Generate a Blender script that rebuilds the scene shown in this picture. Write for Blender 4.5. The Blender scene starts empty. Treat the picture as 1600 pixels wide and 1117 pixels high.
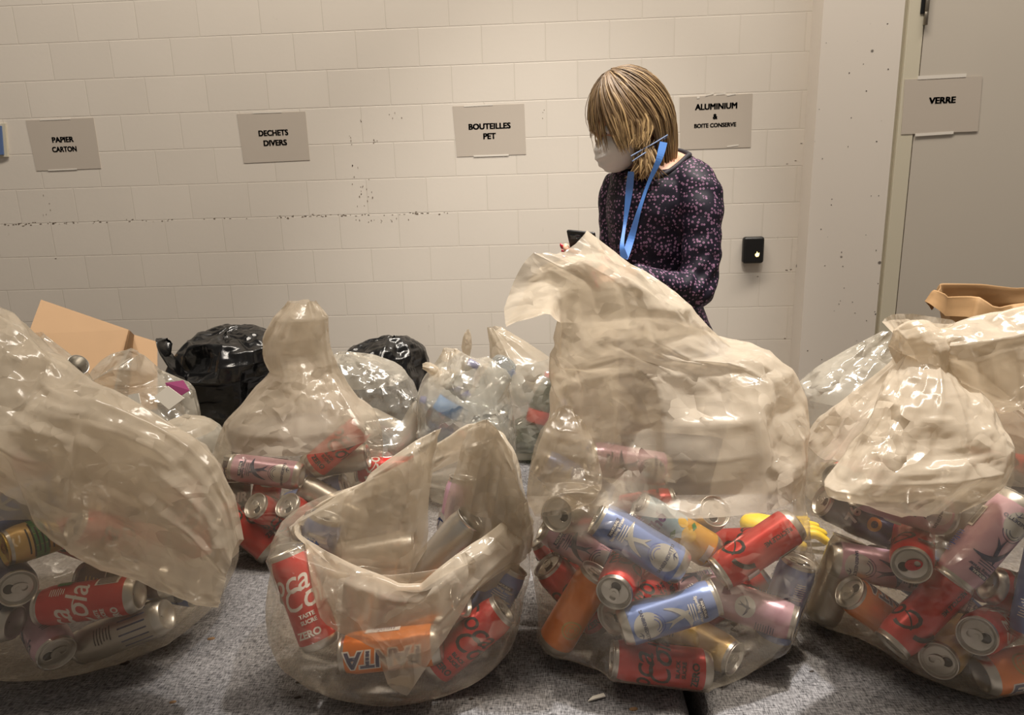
import bpy, bmesh, math, random
import numpy as np
from mathutils import Vector, Matrix
random.seed(7)
RNG = np.random.default_rng(11)
SC = bpy.context.scene
COL = SC.collection

# ------------------------------------------------------------------ camera
W, H, F = 1600.0, 1117.0, 1100.0
YAW, PIT, ROL = -0.0508, 0.2335, -0.0295
CAM = np.array([0.0, 0.0, 1.25])
WALL_Y, SEAT_Z = 2.97, 0.52
_cy, _sy, _cp, _sp = math.cos(YAW), math.sin(YAW), math.cos(PIT), math.sin(PIT)
FW = np.array([_sy * _cp, _cy * _cp, -_sp])
_rt = np.array([_cy, -_sy, 0.0])
_up = np.cross(_rt, FW)
RT = _rt * math.cos(ROL) + _up * math.sin(ROL)
UP = -_rt * math.sin(ROL) + _up * math.cos(ROL)
cam_data = bpy.data.cameras.new('camera')
cam_data.sensor_width = 36.0
cam_data.sensor_fit = 'HORIZONTAL'
cam_data.lens = F / W * 36.0
cam_data.clip_start = 0.05
cam = bpy.data.objects.new('camera', cam_data)
COL.objects.link(cam)
M4 = Matrix.Identity(4)
for i in range(3):
    M4[i][0], M4[i][1], M4[i][2], M4[i][3] = RT[i], UP[i], -FW[i], CAM[i]
cam.matrix_world = M4
SC.camera = cam

# ------------------------------------------------------------------ light
SC.view_settings.view_transform = 'Standard'
SC.view_settings.look = 'None'
SC.view_settings.gamma = 1.0
SC.view_settings.exposure = 0.14
SC.cycles.max_bounces = 8
SC.cycles.transparent_max_bounces = 40
SC.cycles.caustics_reflective = False
SC.cycles.caustics_refractive = False
world = bpy.data.worlds.new('hall')
SC.world = world
world.use_nodes = True
world.node_tree.nodes['Background'].inputs[0].default_value = (1.0, 0.90, 0.79, 1)
world.node_tree.nodes['Background'].inputs[1].default_value = 0.165

def area_lamp(name, loc, target, size, power, color, sy=None):
    d = bpy.data.lights.new(name, 'AREA')
    d.energy = power; d.color = color; d.size = size
    if sy:
        d.shape = 'RECTANGLE'; d.size_y = sy
    o = bpy.data.objects.new(name, d)
    COL.objects.link(o)
    o.location = loc
    o.rotation_euler = (Vector(target) - Vector(loc)).to_track_quat('-Z', 'Y').to_euler()
    return o

WARM = (1.0, 0.90, 0.78)
area_lamp('ceiling_lamp', (0.6, 1.6, 5.4), (0.4, 2.97, 1.2), 5.5, 310, WARM, 0.5)
def spot_lamp(loc, target, power, angle, blend, radius, color):
    d = bpy.data.lights.new('ceiling_spot', 'SPOT'); d.energy = power; d.color = color
    d.spot_size = math.radians(angle); d.spot_blend = blend; d.shadow_soft_size = radius
    o = bpy.data.objects.new('ceiling_spot', d); COL.objects.link(o); o.location = loc
    o.rotation_euler = (Vector(target) - Vector(loc)).to_track_quat('-Z', 'Y').to_euler()
spot_lamp((0.85, 1.55, 4.2), (0.36, 1.02, 0.6), 740, 33, 1.0, 0.06, (1.0, 0.95, 0.89))
spot_lamp((0.2, 2.2, 3.5), (-0.3, 2.0, 0.7), 150, 40, 1.0, 0.06, (1.0, 0.93, 0.84))
spot_lamp((0.3, 0.7, 4.0), (-0.1, 2.97, 0.25), 300, 38, 1.0, 0.08, (1.0, 0.94, 0.86))
# ------------------------------------------------------------------ placing helpers
def ray(px, py):
    return FW + RT * ((px - W / 2) / F) - UP * ((py - H / 2) / F)
def at(px, py, Y):                       # point seen at (px, py) on the vertical plane y = Y
    r = ray(px, py)
    return CAM + r * (Y / r[1])
def atz(px, py, z):                      # ... on the horizontal plane z
    r = ray(px, py)
    return CAM + r * ((z - CAM[2]) / r[2])
def atd(px, py, Z):                      # ... at camera depth Z
    return CAM + ray(px, py) * Z
def xat(px, Y, z):                       # x on the line (y=Y, z) that is seen in column px
    k = (px - W / 2) / F
    a = RT - k * FW
    return -(a[1] * Y + a[2] * (z - CAM[2])) / a[0]

# ------------------------------------------------------------------ object helpers
def link(o, parent=None):
    COL.objects.link(o)
    if parent is not None:
        o.parent = parent
    return o
def tag(o, label, cat, group=None):
    o['label'] = label; o['category'] = cat
    if group: o['group'] = group
    return o
def empty(name, label=None, cat=None, loc=(0, 0, 0), group=None):
    o = bpy.data.objects.new(name, None)
    o.empty_display_size = 0.05
    link(o); o.location = loc
    if label: tag(o, label, cat, group)
    return o
def mesh_obj(name, verts, faces, mats, parent=None, smooth=True, midx=None):
    me = bpy.data.meshes.new(name)
    me.from_pydata([tuple(map(float, v)) for v in verts], [], [tuple(int(i) for i in f) for f in faces])
    for m in (mats if isinstance(mats, (list, tuple)) else [mats]):
        me.materials.append(m)
    if midx is not None:
        me.polygons.foreach_set('material_index', np.asarray(midx, dtype=np.int32))
    if smooth:
        me.polygons.foreach_set('use_smooth', np.ones(len(me.polygons), dtype=bool))
    me.update()
    return link(bpy.data.objects.new(name, me), parent)
def bm_obj(name, bm, mats, parent=None, smooth=False):
    me = bpy.data.meshes.new(name)
    bm.normal_update()
    bm.to_mesh(me); bm.free()
    for m in (mats if isinstance(mats, (list, tuple)) else [mats]):
        me.materials.append(m)
    if smooth:
        me.polygons.foreach_set('use_smooth', np.ones(len(me.polygons), dtype=bool))
    return link(bpy.data.objects.new(name, me), parent)
def add_box(bm, lo, hi, bevel=0.0, seg=2, mi=0):
    lo = np.array(lo, float); hi = np.array(hi, float)
    r = bmesh.ops.create_cube(bm, size=1.0)
    for v in r['verts']:
        v.co = Vector((lo + hi) / 2 + np.array(v.co) * (hi - lo))
    es = list({e for v in r['verts'] for e in v.link_edges})
    fs = list({f for v in r['verts'] for f in v.link_faces})
    for f in fs: f.material_index = mi
    if bevel:
        bmesh.ops.bevel(bm, geom=es, offset=bevel, segments=seg, profile=0.5, affect='EDGES')
def struct(o):
    o['kind'] = 'structure'
    return o

# ------------------------------------------------------------------ materials
def srgb(r, g, b):
    f = lambda c: (c / 255 / 12.92) if c / 255 <= 0.04045 else ((c / 255 + 0.055) / 1.055) ** 2.4
    return (f(r), f(g), f(b), 1.0)
def newmat(name):
    m = bpy.data.materials.new(name); m.use_nodes = True
    nt = m.node_tree
    return m, nt, nt.nodes, nt.links, nt.nodes['Principled BSDF']
def plain(name, col, rough=0.5, metal=0.0, spec=0.5, noise=0.0, nscale=30, bump=0.0, emit=None, es=1.0, coat=0.0):
    m, nt, n, l, b = newmat(name)
    b.inputs['Base Color'].default_value = col
    b.inputs['Roughness'].default_value = rough
    b.inputs['Metallic'].default_value = metal
    b.inputs['Specular IOR Level'].default_value = spec
    b.inputs['Coat Weight'].default_value = coat
    if emit:
        b.inputs['Emission Color'].default_value = emit
        b.inputs['Emission Strength'].default_value = es
    if noise or bump:
        tc = n.new('ShaderNodeTexCoord'); t = n.new('ShaderNodeTexNoise')
        t.inputs['Scale'].default_value = nscale; t.inputs['Detail'].default_value = 5
        l.new(tc.outputs['Object'], t.inputs['Vector'])
        if noise:
            mx = n.new('ShaderNodeMix'); mx.data_type = 'RGBA'
            mx.inputs[6].default_value = tuple(c * (1 - noise) for c in col[:3]) + (1,)
            mx.inputs[7].default_value = tuple(min(1, c * (1 + noise)) for c in col[:3]) + (1,)
            l.new(t.outputs['Fac'], mx.inputs[0]); l.new(mx.outputs[2], b.inputs['Base Color'])
        if bump:
            bp = n.new('ShaderNodeBump'); bp.inputs['Strength'].default_value = bump
            bp.inputs['Distance'].default_value = 0.004
            l.new(t.outputs['Fac'], bp.inputs['Height']); l.new(bp.outputs[0], b.inputs['Normal'])
    return m
def film(name, col, alpha, gloss=0.10, rough=0.16, crinkle=0.5, scale=38, tint=(0.97, 0.94, 0.89), var=0.10):
    """thin plastic film: see-through + milky scatter + shiny crinkles"""
    m = bpy.data.materials.new(name); m.use_nodes = True
    nt = m.node_tree; n = nt.nodes; l = nt.links
    n.remove(n['Principled BSDF']); out = n['Material Output']
    tc = n.new('ShaderNodeTexCoord')
    t2 = n.new('ShaderNodeTexNoise'); t2.inputs['Scale'].default_value = 7; t2.inputs['Detail'].default_value = 4
    l.new(tc.outputs['Object'], t2.inputs['Vector'])
    wob = n.new('ShaderNodeTexNoise'); wob.inputs['Scale'].default_value = 12; wob.inputs['Detail'].default_value = 2
    l.new(tc.outputs['Object'], wob.inputs['Vector'])
    def vm(op, a, b):
        q = n.new('ShaderNodeVectorMath'); q.operation = op
        for k, x in enumerate((a, b)):
            if isinstance(x, tuple): q.inputs[k].default_value = x
            else: l.new(x, q.inputs[k])
        return q
    wv = vm('MULTIPLY', vm('SUBTRACT', wob.outputs['Color'], (0.5, 0.5, 0.5)).outputs[0], (0.05, 0.05, 0.05))
    pos = vm('ADD', tc.outputs['Object'], wv.outputs[0])
    hs = []
    for sc, st, am in ((scale * 0.42, (1.0, 1.0, 0.55), 0.55), (scale * 1.3, (0.7, 0.7, 1.2), 0.6)):   # flat facets of crumpled film
        ps = vm('MULTIPLY', pos.outputs[0], st)
        v = n.new('ShaderNodeTexVoronoi'); v.inputs['Scale'].default_value = sc
        l.new(ps.outputs[0], v.inputs['Vector'])
        d = vm('DOT_PRODUCT', vm('SUBTRACT', ps.outputs[0], v.outputs['Position']).outputs[0], vm('SUBTRACT', v.outputs['Color'], (0.5, 0.5, 0.5)).outputs[0])
        k = n.new('ShaderNodeMath'); k.operation = 'MULTIPLY'; k.inputs[1].default_value = am
        l.new(d.outputs['Value'], k.inputs[0]); hs.append(k)
    ad = n.new('ShaderNodeMath'); ad.operation = 'ADD'
    l.new(hs[0].outputs[0], ad.inputs[0]); l.new(hs[1].outputs[0], ad.inputs[1])
    msk = n.new('ShaderNodeMapRange'); msk.inputs['From Min'].default_value = 0.46; msk.inputs['From Max'].default_value = 0.60; msk.inputs['To Min'].default_value = 0.15; msk.inputs['To Max'].default_value = 1.7
    l.new(wob.outputs['Fac'], msk.inputs['Value'])
    am_ = n.new('ShaderNodeMath'); am_.operation = 'MULTIPLY'
    l.new(ad.outputs[0], am_.inputs[0]); l.new(msk.outputs[0], am_.inputs[1])
    bp = n.new('ShaderNodeBump'); bp.inputs['Strength'].default_value = crinkle; bp.inputs['Distance'].default_value = 1.0
    l.new(am_.outputs[0], bp.inputs['Height'])
    mr = n.new('ShaderNodeMapRange')
    mr.inputs['From Min'].default_value = 0.3; mr.inputs['From Max'].default_value = 0.7
    mr.inputs['To Min'].default_value = max(0.02, alpha - var); mr.inputs['To Max'].default_value = min(1, alpha + var)
    l.new(t2.outputs['Fac'], mr.inputs['Value'])
    tr = n.new('ShaderNodeBsdfTransparent'); tr.inputs[0].default_value = tint + (1,)
    df = n.new('ShaderNodeBsdfDiffuse'); df.inputs[0].default_value = col
    tl = n.new('ShaderNodeBsdfTranslucent'); tl.inputs[0].default_value = col
    gl = n.new('ShaderNodeBsdfGlossy'); gl.inputs['Roughness'].default_value = rough
    gl.inputs[0].default_value = (1, 1, 1, 1)
    for s in (df, tl, gl): l.new(bp.outputs[0], s.inputs['Normal'])
    m1 = n.new('ShaderNodeMixShader'); m1.inputs[0].default_value = 0.5
    l.new(df.outputs[0], m1.inputs[1]); l.new(tl.outputs[0], m1.inputs[2])
    m2 = n.new('ShaderNodeMixShader')
    l.new(mr.outputs[0], m2.inputs[0]); l.new(tr.outputs[0], m2.inputs[1]); l.new(m1.outputs[0], m2.inputs[2])
    lw = n.new('ShaderNodeLayerWeight'); lw.inputs['Blend'].default_value = 0.5
    pw = n.new('ShaderNodeMath'); pw.operation = 'POWER'; pw.inputs[1].default_value = 4
    l.new(lw.outputs['Facing'], pw.inputs[0])
    ma = n.new('ShaderNodeMath'); ma.operation = 'MULTIPLY_ADD'; ma.inputs[1].default_value = 0.35; ma.inputs[2].default_value = gloss
    l.new(pw.outputs[0], ma.inputs[0])
    m3 = n.new('ShaderNodeMixShader')
    l.new(ma.outputs[0], m3.inputs[0]); l.new(m2.outputs[0], m3.inputs[1]); l.new(gl.outputs[0], m3.inputs[2])
    l.new(m3.outputs[0], out.inputs['Surface'])
    return m

def wall_material():
    m, nt, n, l, b = newmat('painted_blocks')
    tc = n.new('ShaderNodeTexCoord')
    sep = n.new('ShaderNodeSeparateXYZ'); l.new(tc.outputs['Object'], sep.inputs[0])
    cmb = n.new('ShaderNodeCombineXYZ')
    l.new(sep.outputs[0], cmb.inputs[0]); l.new(sep.outputs[2], cmb.inputs[1])
    br = n.new('ShaderNodeTexBrick')
    br.offset = 0.5; br.offset_frequency = 2; br.squash = 1
    br.inputs['Scale'].default_value = 1.0
    br.inputs['Brick Width'].default_value = 0.25; br.inputs['Row Height'].default_value = 0.1421
    br.inputs['Mortar Size'].default_value = 0.0028; br.inputs['Mortar Smooth'].default_value = 0.35
    br.inputs['Bias'].default_value = 0.0
    br.inputs['Color1'].default_value = srgb(216, 208, 197); br.inputs['Color2'].default_value = srgb(220, 212, 201)
    br.inputs['Mortar'].default_value = srgb(212, 204, 192)
    l.new(cmb.outputs[0], br.inputs['Vector'])
    # paint has filled part of the joints
    nz = n.new('ShaderNodeTexNoise'); nz.inputs['Scale'].default_value = 1.1; nz.inputs['Detail'].default_value = 2
    l.new(tc.outputs['Object'], nz.inputs['Vector'])
    rm = n.new('ShaderNodeMapRange'); rm.inputs['From Min'].default_value = 0.36; rm.inputs['From Max'].default_value = 0.58
    rm.inputs['To Min'].default_value = 1.0; rm.inputs['To Max'].default_value = 0.25
    l.new(nz.outputs['Fac'], rm.inputs['Value'])
    # scuffs: short dark marks, thickest along a line near hand height
    mp = n.new('ShaderNodeMapping'); mp.inputs['Scale'].default_value = (26, 26, 9)
    l.new(tc.outputs['Object'], mp.inputs['Vector'])
    n2 = n.new('ShaderNodeTexNoise'); n2.inputs['Scale'].default_value = 1.0; n2.inputs['Detail'].default_value = 6; n2.inputs['Roughness'].default_value = 0.75
    l.new(mp.outputs[0], n2.inputs['Vector'])
    r2 = n.new('ShaderNodeMapRange'); r2.inputs['From Min'].default_value = 0.66; r2.inputs['From Max'].default_value = 0.76
    r2.inputs['To Max'].default_value = 0.35
    l.new(n2.outputs['Fac'], r2.inputs['Value'])
    mx = n.new('ShaderNodeMix'); mx.data_type = 'RGBA'
    mx.inputs[7].default_value = srgb(110, 98, 84)
    l.new(r2.outputs[0], mx.inputs[0]); l.new(br.outputs['Color'], mx.inputs[6])
    # big soft unevenness of the paint
    n3 = n.new('ShaderNodeTexNoise'); n3.inputs['Scale'].default_value = 2.3; n3.inputs['Detail'].default_value = 3
    l.new(tc.outputs['Object'], n3.inputs['Vector'])
    r3 = n.new('ShaderNodeMapRange'); r3.inputs['To Min'].default_value = 0.94; r3.inputs['To Max'].default_value = 1.05
    l.new(n3.outputs['Fac'], r3.inputs['Value'])
    mu = n.new('ShaderNodeMix'); mu.data_type = 'RGBA'; mu.blend_type = 'MULTIPLY'; mu.inputs[0].default_value = 1
    l.new(mx.outputs[2], mu.inputs[6]); l.new(r3.outputs[0], mu.inputs[7])
    l.new(mu.outputs[2], b.inputs['Base Color'])
    b.inputs['Roughness'].default_value = 0.55
    hm = n.new('ShaderNodeMath'); hm.operation = 'MULTIPLY'
    l.new(br.outputs['Fac'], hm.inputs[0]); l.new(rm.outputs[0], hm.inputs[1])
    inv = n.new('ShaderNodeMath'); inv.operation = 'SUBTRACT'; inv.inputs[0].default_value = 1
    l.new(hm.outputs[0], inv.inputs[1])
    n4 = n.new('ShaderNodeTexNoise'); n4.inputs['Scale'].default_value = 60; n4.inputs['Detail'].default_value = 4
    l.new(tc.outputs['Object'], n4.inputs['Vector'])
    ad = n.new('ShaderNodeMath'); ad.operation = 'MULTIPLY_ADD'; ad.inputs[1].default_value = 0.12
    l.new(n4.outputs['Fac'], ad.inputs[0]); l.new(inv.outputs[0], ad.inputs[2])
    bp = n.new('ShaderNodeBump'); bp.inputs['Strength'].default_value = 0.35; bp.inputs['Distance'].default_value = 0.005
    l.new(ad.outputs[0], bp.inputs['Height']); l.new(bp.outputs[0], b.inputs['Normal'])
    return m
def speckled(name, col, spot, thr=0.06):
    m, nt, n, l, b = newmat(name)
    tc = n.new('ShaderNodeTexCoord')
    v = n.new('ShaderNodeTexVoronoi'); v.inputs['Scale'].default_value = 15
    nz = n.new('ShaderNodeTexNoise'); nz.inputs['Scale'].default_value = 9
    l.new(tc.outputs['Object'], v.inputs['Vector']); l.new(tc.outputs['Object'], nz.inputs['Vector'])
    a = n.new('ShaderNodeMath'); a.operation = 'MULTIPLY_ADD'; a.inputs[1].default_value = 0.55
    l.new(nz.outputs['Fac'], a.inputs[0]); l.new(v.outputs['Distance'], a.inputs[2])
    r = n.new('ShaderNodeMapRange'); r.inputs['From Min'].default_value = thr + 0.2; r.inputs['From Max'].default_value = thr + 0.26
    r.inputs['To Min'].default_value = 0.85; r.inputs['To Max'].default_value = 0
    l.new(a.outputs[0], r.inputs['Value'])
    mx = n.new('ShaderNodeMix'); mx.data_type = 'RGBA'
    mx.inputs[6].default_value = col; mx.inputs[7].default_value = spot
    l.new(r.outputs[0], mx.inputs[0]); l.new(mx.outputs[2], b.inputs['Base Color'])
    b.inputs['Roughness'].default_value = 0.5
    return m
def fabric_material():
    m, nt, n, l, b = newmat('grey_melange_cloth')
    tc = n.new('ShaderNodeTexCoord')
    def streak(sc):
        mp = n.new('ShaderNodeMapping'); mp.inputs['Scale'].default_value = sc
        l.new(tc.outputs['Object'], mp.inputs['Vector'])
        t = n.new('ShaderNodeTexNoise'); t.inputs['Scale'].default_value = 1; t.inputs['Detail'].default_value = 3
        l.new(mp.outputs[0], t.inputs['Vector'])
        return t.outputs['Fac']
    a = streak((90, 640, 640)); c = streak((640, 110, 640))
    av = n.new('ShaderNodeMath'); av.operation = 'ADD'
    l.new(a, av.inputs[0]); l.new(c, av.inputs[1])
    r = n.new('ShaderNodeMapRange'); r.inputs['From Min'].default_value = 0.72; r.inputs['From Max'].default_value = 1.28
    l.new(av.outputs[0], r.inputs['Value'])
    mx = n.new('ShaderNodeMix'); mx.data_type = 'RGBA'
    mx.inputs[6].default_value = srgb(58, 57, 59); mx.inputs[7].default_value = srgb(154, 152, 153)
    l.new(r.outputs[0], mx.inputs[0]); l.new(mx.outputs[2], b.inputs['Base Color'])
    b.inputs['Roughness'].default_value = 0.95; b.inputs['Specular IOR Level'].default_value = 0.1
    bp = n.new('ShaderNodeBump'); bp.inputs['Strength'].default_value = 0.5; bp.inputs['Distance'].default_value = 0.001
    l.new(r.outputs[0], bp.inputs['Height']); l.new(bp.outputs[0], b.inputs['Normal'])
    return m

M = {}
M['wall'] = wall_material()
M['pillar'] = speckled('pillar_paint', srgb(220, 212, 202), srgb(70, 60, 52))
M['door'] = plain('door_paint', srgb(196, 188, 176), 0.45, noise=0.02, nscale=4)
M['frame'] = plain('frame_paint', srgb(205, 198, 178), 0.4)
M['dark'] = plain('black_gap', srgb(20, 18, 16), 0.8)
M['floor'] = plain('hall_floor', srgb(120, 112, 104), 0.5, noise=0.15, nscale=8)
M['cloth'] = fabric_material()
M['paper_sign'] = plain('sleeved_paper', srgb(192, 182, 170), 0.38, noise=0.02, nscale=9)
M['ink'] = plain('black_ink', srgb(14, 13, 13), 0.6)
M['tape'] = plain('clear_tape', srgb(228, 222, 212), 0.15, coat=0.6)
M['black_plastic'] = plain('black_plastic', srgb(16, 16, 17), 0.42)
M['steel'] = plain('steel', srgb(150, 142, 130), 0.35, metal=0.9)
M['glow'] = plain('lit_symbol', srgb(255, 235, 170), 0.4, emit=srgb(255, 224, 130), es=3.0)
M['glow_dim'] = plain('dim_halo', srgb(120, 90, 10), 0.4, emit=srgb(200, 150, 20), es=0.5)
M['blue_paper'] = plain('blue_paper', srgb(88, 112, 158), 0.5)
FILM_COL = srgb(224, 212, 193)
M['film_body'] = film('cling_film', FILM_COL, 0.25, gloss=0.035, rough=0.2, crinkle=0.7, var=0.06)
M['film_neck'] = film('slack_film', FILM_COL, 0.63, gloss=0.03, rough=0.18, crinkle=0.55)
M['film_white'] = film('pale_film', srgb(232, 226, 212), 0.42, gloss=0.07, crinkle=0.9)
M['film_clear'] = film('clear_film', srgb(220, 216, 206), 0.24, gloss=0.07, crinkle=0.9)
M['black_film'] = plain('black_bag_film', srgb(11, 11, 12), 0.22, spec=0.6, bump=0.6, nscale=30)
M['card'] = plain('corrugated_card', srgb(196, 162, 126), 0.8, noise=0.05, nscale=14)
M['card_in'] = plain('card_inside', srgb(150, 118, 84), 0.85, noise=0.05, nscale=14)
M['kraft'] = plain('kraft_paper', srgb(176, 140, 98), 0.75, noise=0.08, nscale=16, bump=0.3)
M['alu'] = plain('aluminium', srgb(205, 202, 196), 0.32, metal=0.95, noise=0.05, nscale=60)
M['alu_dark'] = plain('can_hole', srgb(22, 20, 19), 0.6)
M['white_print'] = plain('white_print', srgb(232, 228, 222), 0.4)
M['black_print'] = plain('black_print', srgb(20, 16, 18), 0.4)
M['silver_print'] = plain('silver_print', srgb(208, 208, 206), 0.3, metal=0.55)
M['navy_print'] = plain('navy_print', srgb(40, 56, 100), 0.4)
M['gold_print'] = plain('gold_print', srgb(196, 160, 70), 0.35, metal=0.4)
M['yellow_print'] = plain('yellow_print', srgb(236, 190, 60), 0.4)
M['green_print'] = plain('green_print', srgb(60, 130, 70), 0.4)
M['blue_print'] = plain('blue_print', srgb(70, 96, 180), 0.4)
M['purple_print'] = plain('purple_print', srgb(96, 60, 130), 0.4)
def paint(name, col): return plain(name, col, 0.3, metal=0.25, spec=0.6, noise=0.04, nscale=20)
M['can_red'] = paint('red_can_paint', srgb(206, 40, 36))
M['can_dark'] = paint('wine_can_paint', srgb(70, 26, 28))
M['can_blue'] = paint('periwinkle_can_paint', srgb(112, 138, 200))
M['can_pink'] = paint('pink_can_paint', srgb(206, 166, 184))
M['can_tea'] = paint('pale_blue_can_paint', srgb(170, 200, 216))
M['can_yellow'] = paint('yellow_can_paint', srgb(226, 170, 50))
M['can_orange'] = paint('orange_can_paint', srgb(236, 128, 24))
M['can_navy'] = paint('navy_can_paint', srgb(30, 40, 84))
M['can_cream'] = paint('cream_can_paint', srgb(214, 178, 110))
M['can_silver'] = plain('silver_can_paint', srgb(196, 190, 180), 0.35, metal=0.7, noise=0.05)
M['red_tab'] = plain('red_tab', srgb(190, 36, 50), 0.35, metal=0.3)
M['gold_lid'] = plain('gold_lid', srgb(206, 176, 96), 0.3, metal=0.9)
M['pet'] = film('pet_plastic', srgb(190, 205, 216), 0.16, gloss=0.16, rough=0.08, crinkle=0.6, scale=26, tint=(0.93, 0.96, 0.97))
M['pet_green'] = film('green_pet_plastic', srgb(70, 96, 84), 0.4, gloss=0.14, rough=0.08, crinkle=0.6, scale=26, tint=(0.5, 0.62, 0.55))
M['cap_red'] = plain('red_cap', srgb(216, 50, 44), 0.4)
M['cap_blue'] = plain('blue_cap', srgb(60, 80, 190), 0.4)
M['pet_label'] = plain('blue_bottle_label', srgb(70, 150, 226), 0.35)
M['pet_label_red'] = plain('red_bottle_label', srgb(214, 60, 50), 0.35)
M['yellow_rubber'] = plain('yellow_rubber', srgb(240, 208, 40), 0.45)
M['white_paper'] = plain('white_paper', srgb(226, 220, 208), 0.7)
M['magenta_paper'] = plain('magenta_paper', srgb(160, 70, 120), 0.6)
M['crumb'] = plain('dark_crumb', srgb(48, 40, 34), 0.9)
M['leaf_crumb'] = plain('tan_crumb', srgb(120, 92, 64), 0.9)
# ------------------------------------------------------------------ film: loft + buckling
def catmull_closed(P, n):
    P = np.asarray(P, float); m = len(P)
    t = np.arange(n) * m / n; i = np.floor(t).astype(int); f = (t - i)[:, None]
    p0, p1, p2, p3 = P[(i - 1) % m], P[i % m], P[(i + 1) % m], P[(i + 2) % m]
    return 0.5 * (2 * p1 + (p2 - p0) * f + (2 * p0 - 5 * p1 + 4 * p2 - p3) * f ** 2 + (3 * p1 - p0 - 3 * p2 + p3) * f ** 3)
def catmull_open(R, n):
    R = np.asarray(R, float); m = len(R)
    seg = np.linalg.norm(np.diff(R, axis=0), axis=2).mean(axis=1) + 1e-4
    s = np.concatenate([[0], np.cumsum(seg)])
    u = np.linspace(0, s[-1], n)
    i = np.clip(np.searchsorted(s, u, side='right') - 1, 0, m - 2)
    f = ((u - s[i]) / seg[i])[:, None, None]
    p1, p2 = R[i], R[i + 1]; p0 = R[np.maximum(i - 1, 0)]; p3 = R[np.minimum(i + 2, m - 1)]
    out = 0.5 * (2 * p1 + (p2 - p0) * f + (2 * p0 - 5 * p1 + 4 * p2 - p3) * f ** 2 + (3 * p1 - p0 - 3 * p2 + p3) * f ** 3)
    return out, i + f[:, 0, 0]
def zring(z, L, R, Y, ry, m=16, sq=1.0):
    """level ring whose sides are seen in columns L and R"""
    xl, xr = xat(L, Y, z), xat(R, Y, z)
    a = np.pi + np.arange(m) * 2 * np.pi / m            # left first, then the front
    c, s = np.cos(a), np.sin(a)
    k = lambda v: np.sign(v) * np.abs(v) ** sq
    return np.stack([(xl + xr) / 2 + (xr - xl) / 2 * k(c), Y + ry * k(s), np.full(m, z)], 1)
def flat(pa, pb, Y, th, Yb=None, m=16):
    """flattened ring from pixel a to pixel b, th deep"""
    A, B = at(pa[0], pa[1], Y), at(pb[0], pb[1], Yb or Y)
    a = np.pi + np.arange(m) * 2 * np.pi / m
    d = FW * np.array([1, 1, 0.0]); d = d / np.linalg.norm(d)
    return (A + B) / 2 + (B - A) / 2 * np.cos(a)[:, None] + d * (th * np.sin(a))[:, None]
def poly(*pts, m=16):
    return catmull_closed([at(p[0], p[1], p[2]) for p in pts], m)
def loft(rings, nv, nu):
    R = np.stack([catmull_closed(r, nu) for r in rings])
    return catmull_open(R, nv)
def push_out(V, cans, eps=0.0025, centre=None):
    for (c, a, hl, r) in cans:
        d = V - c
        far = (np.abs(d) > hl + r + 0.01).any(-1)
        if far.all(): continue
        h = d @ a
        rad = d - h[..., None] * a
        rn = np.linalg.norm(rad, axis=-1) + 1e-9
        pr = (r + eps) - rn; ph = (hl + eps) - np.abs(h)
        ins = (pr > 0) & (ph > 0)
        if not ins.any(): continue
        side = ins & (pr <= ph); end = ins & (ph < pr)
        V[side] += (rad / rn[..., None] * pr[..., None])[side]
        V[end] += (np.sign(h) * ph)[end][:, None] * a
    return V
def noise_field(nv, nu, cell, amp):
    a = RNG.normal(size=(max(3, nv // cell + 3), max(3, nu // cell), 3))
    vi = np.linspace(0, a.shape[0] - 1.001, nv); ui = np.arange(nu) * a.shape[1] / nu
    v0 = vi.astype(int); u0 = ui.astype(int); fv = (vi - v0)[:, None, None]; fu = (ui - u0)[None, :, None]
    s = lambda f: f * f * (3 - 2 * f)
    g = lambda dv, du: a[(v0 + dv)[:, None], ((u0 + du) % a.shape[1])[None, :]]
    return amp * ((g(0, 0) * (1 - s(fu)) + g(0, 1) * s(fu)) * (1 - s(fv)) + (g(1, 0) * (1 - s(fu)) + g(1, 1) * s(fu)) * s(fv))
def sim(V, T, ex_u, ex_v, iters, dmax, pull, cans=(), floor=None, L=None, bend=0.15):
    """Jacobi position-based film: surplus area buckles inside a tether around T"""
    nv, nu = V.shape[:2]
    E = []
    for dv, du, k, w in ((0, 1, 1 + ex_u, 1.0), (1, 0, 1 + ex_v, 1.0), (1, 1, 1 + (ex_u + ex_v) / 2, 0.5), (1, -1, 1 + (ex_u + ex_v) / 2, 0.5), (0, 2, 1 + ex_u, bend), (2, 0, 1 + ex_v, bend)):
        if nv - dv < 1: continue
        Tb = np.roll(T, -du, 1)[dv:]; Ta = T[:nv - dv]
        l0 = np.linalg.norm(Tb - Ta, axis=-1)
        kk = k[:nv - dv] if np.ndim(k) else k
        E.append((dv, du, l0 * kk, w))
    for it in range(iters):
        A = np.zeros_like(V); Wt = np.zeros((nv, nu, 1))
        for dv, du, l0, w in E:
            B = np.roll(V, -du, 1)[dv:]; d = B - V[:nv - dv]
            ln = np.linalg.norm(d, axis=-1) + 1e-9
            c = (0.5 * w * (ln - l0) / ln)[..., None] * d
            A[:nv - dv] += c; Wt[:nv - dv] += w
            cr = np.roll(c, du, 1)
            A[dv:] -= cr; Wt[dv:] += w
        V = V + A / (Wt * 0.5 + 1e-9) * 0.9
        D = V - T; n = np.linalg.norm(D, axis=-1, keepdims=True) + 1e-9
        V = T + D * np.minimum(1, dmax / n) * (1 - pull)
        if len(cans): V = push_out(V, cans)
        if floor is not None: V[..., 2] = np.maximum(V[..., 2], floor)
    return V
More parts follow.
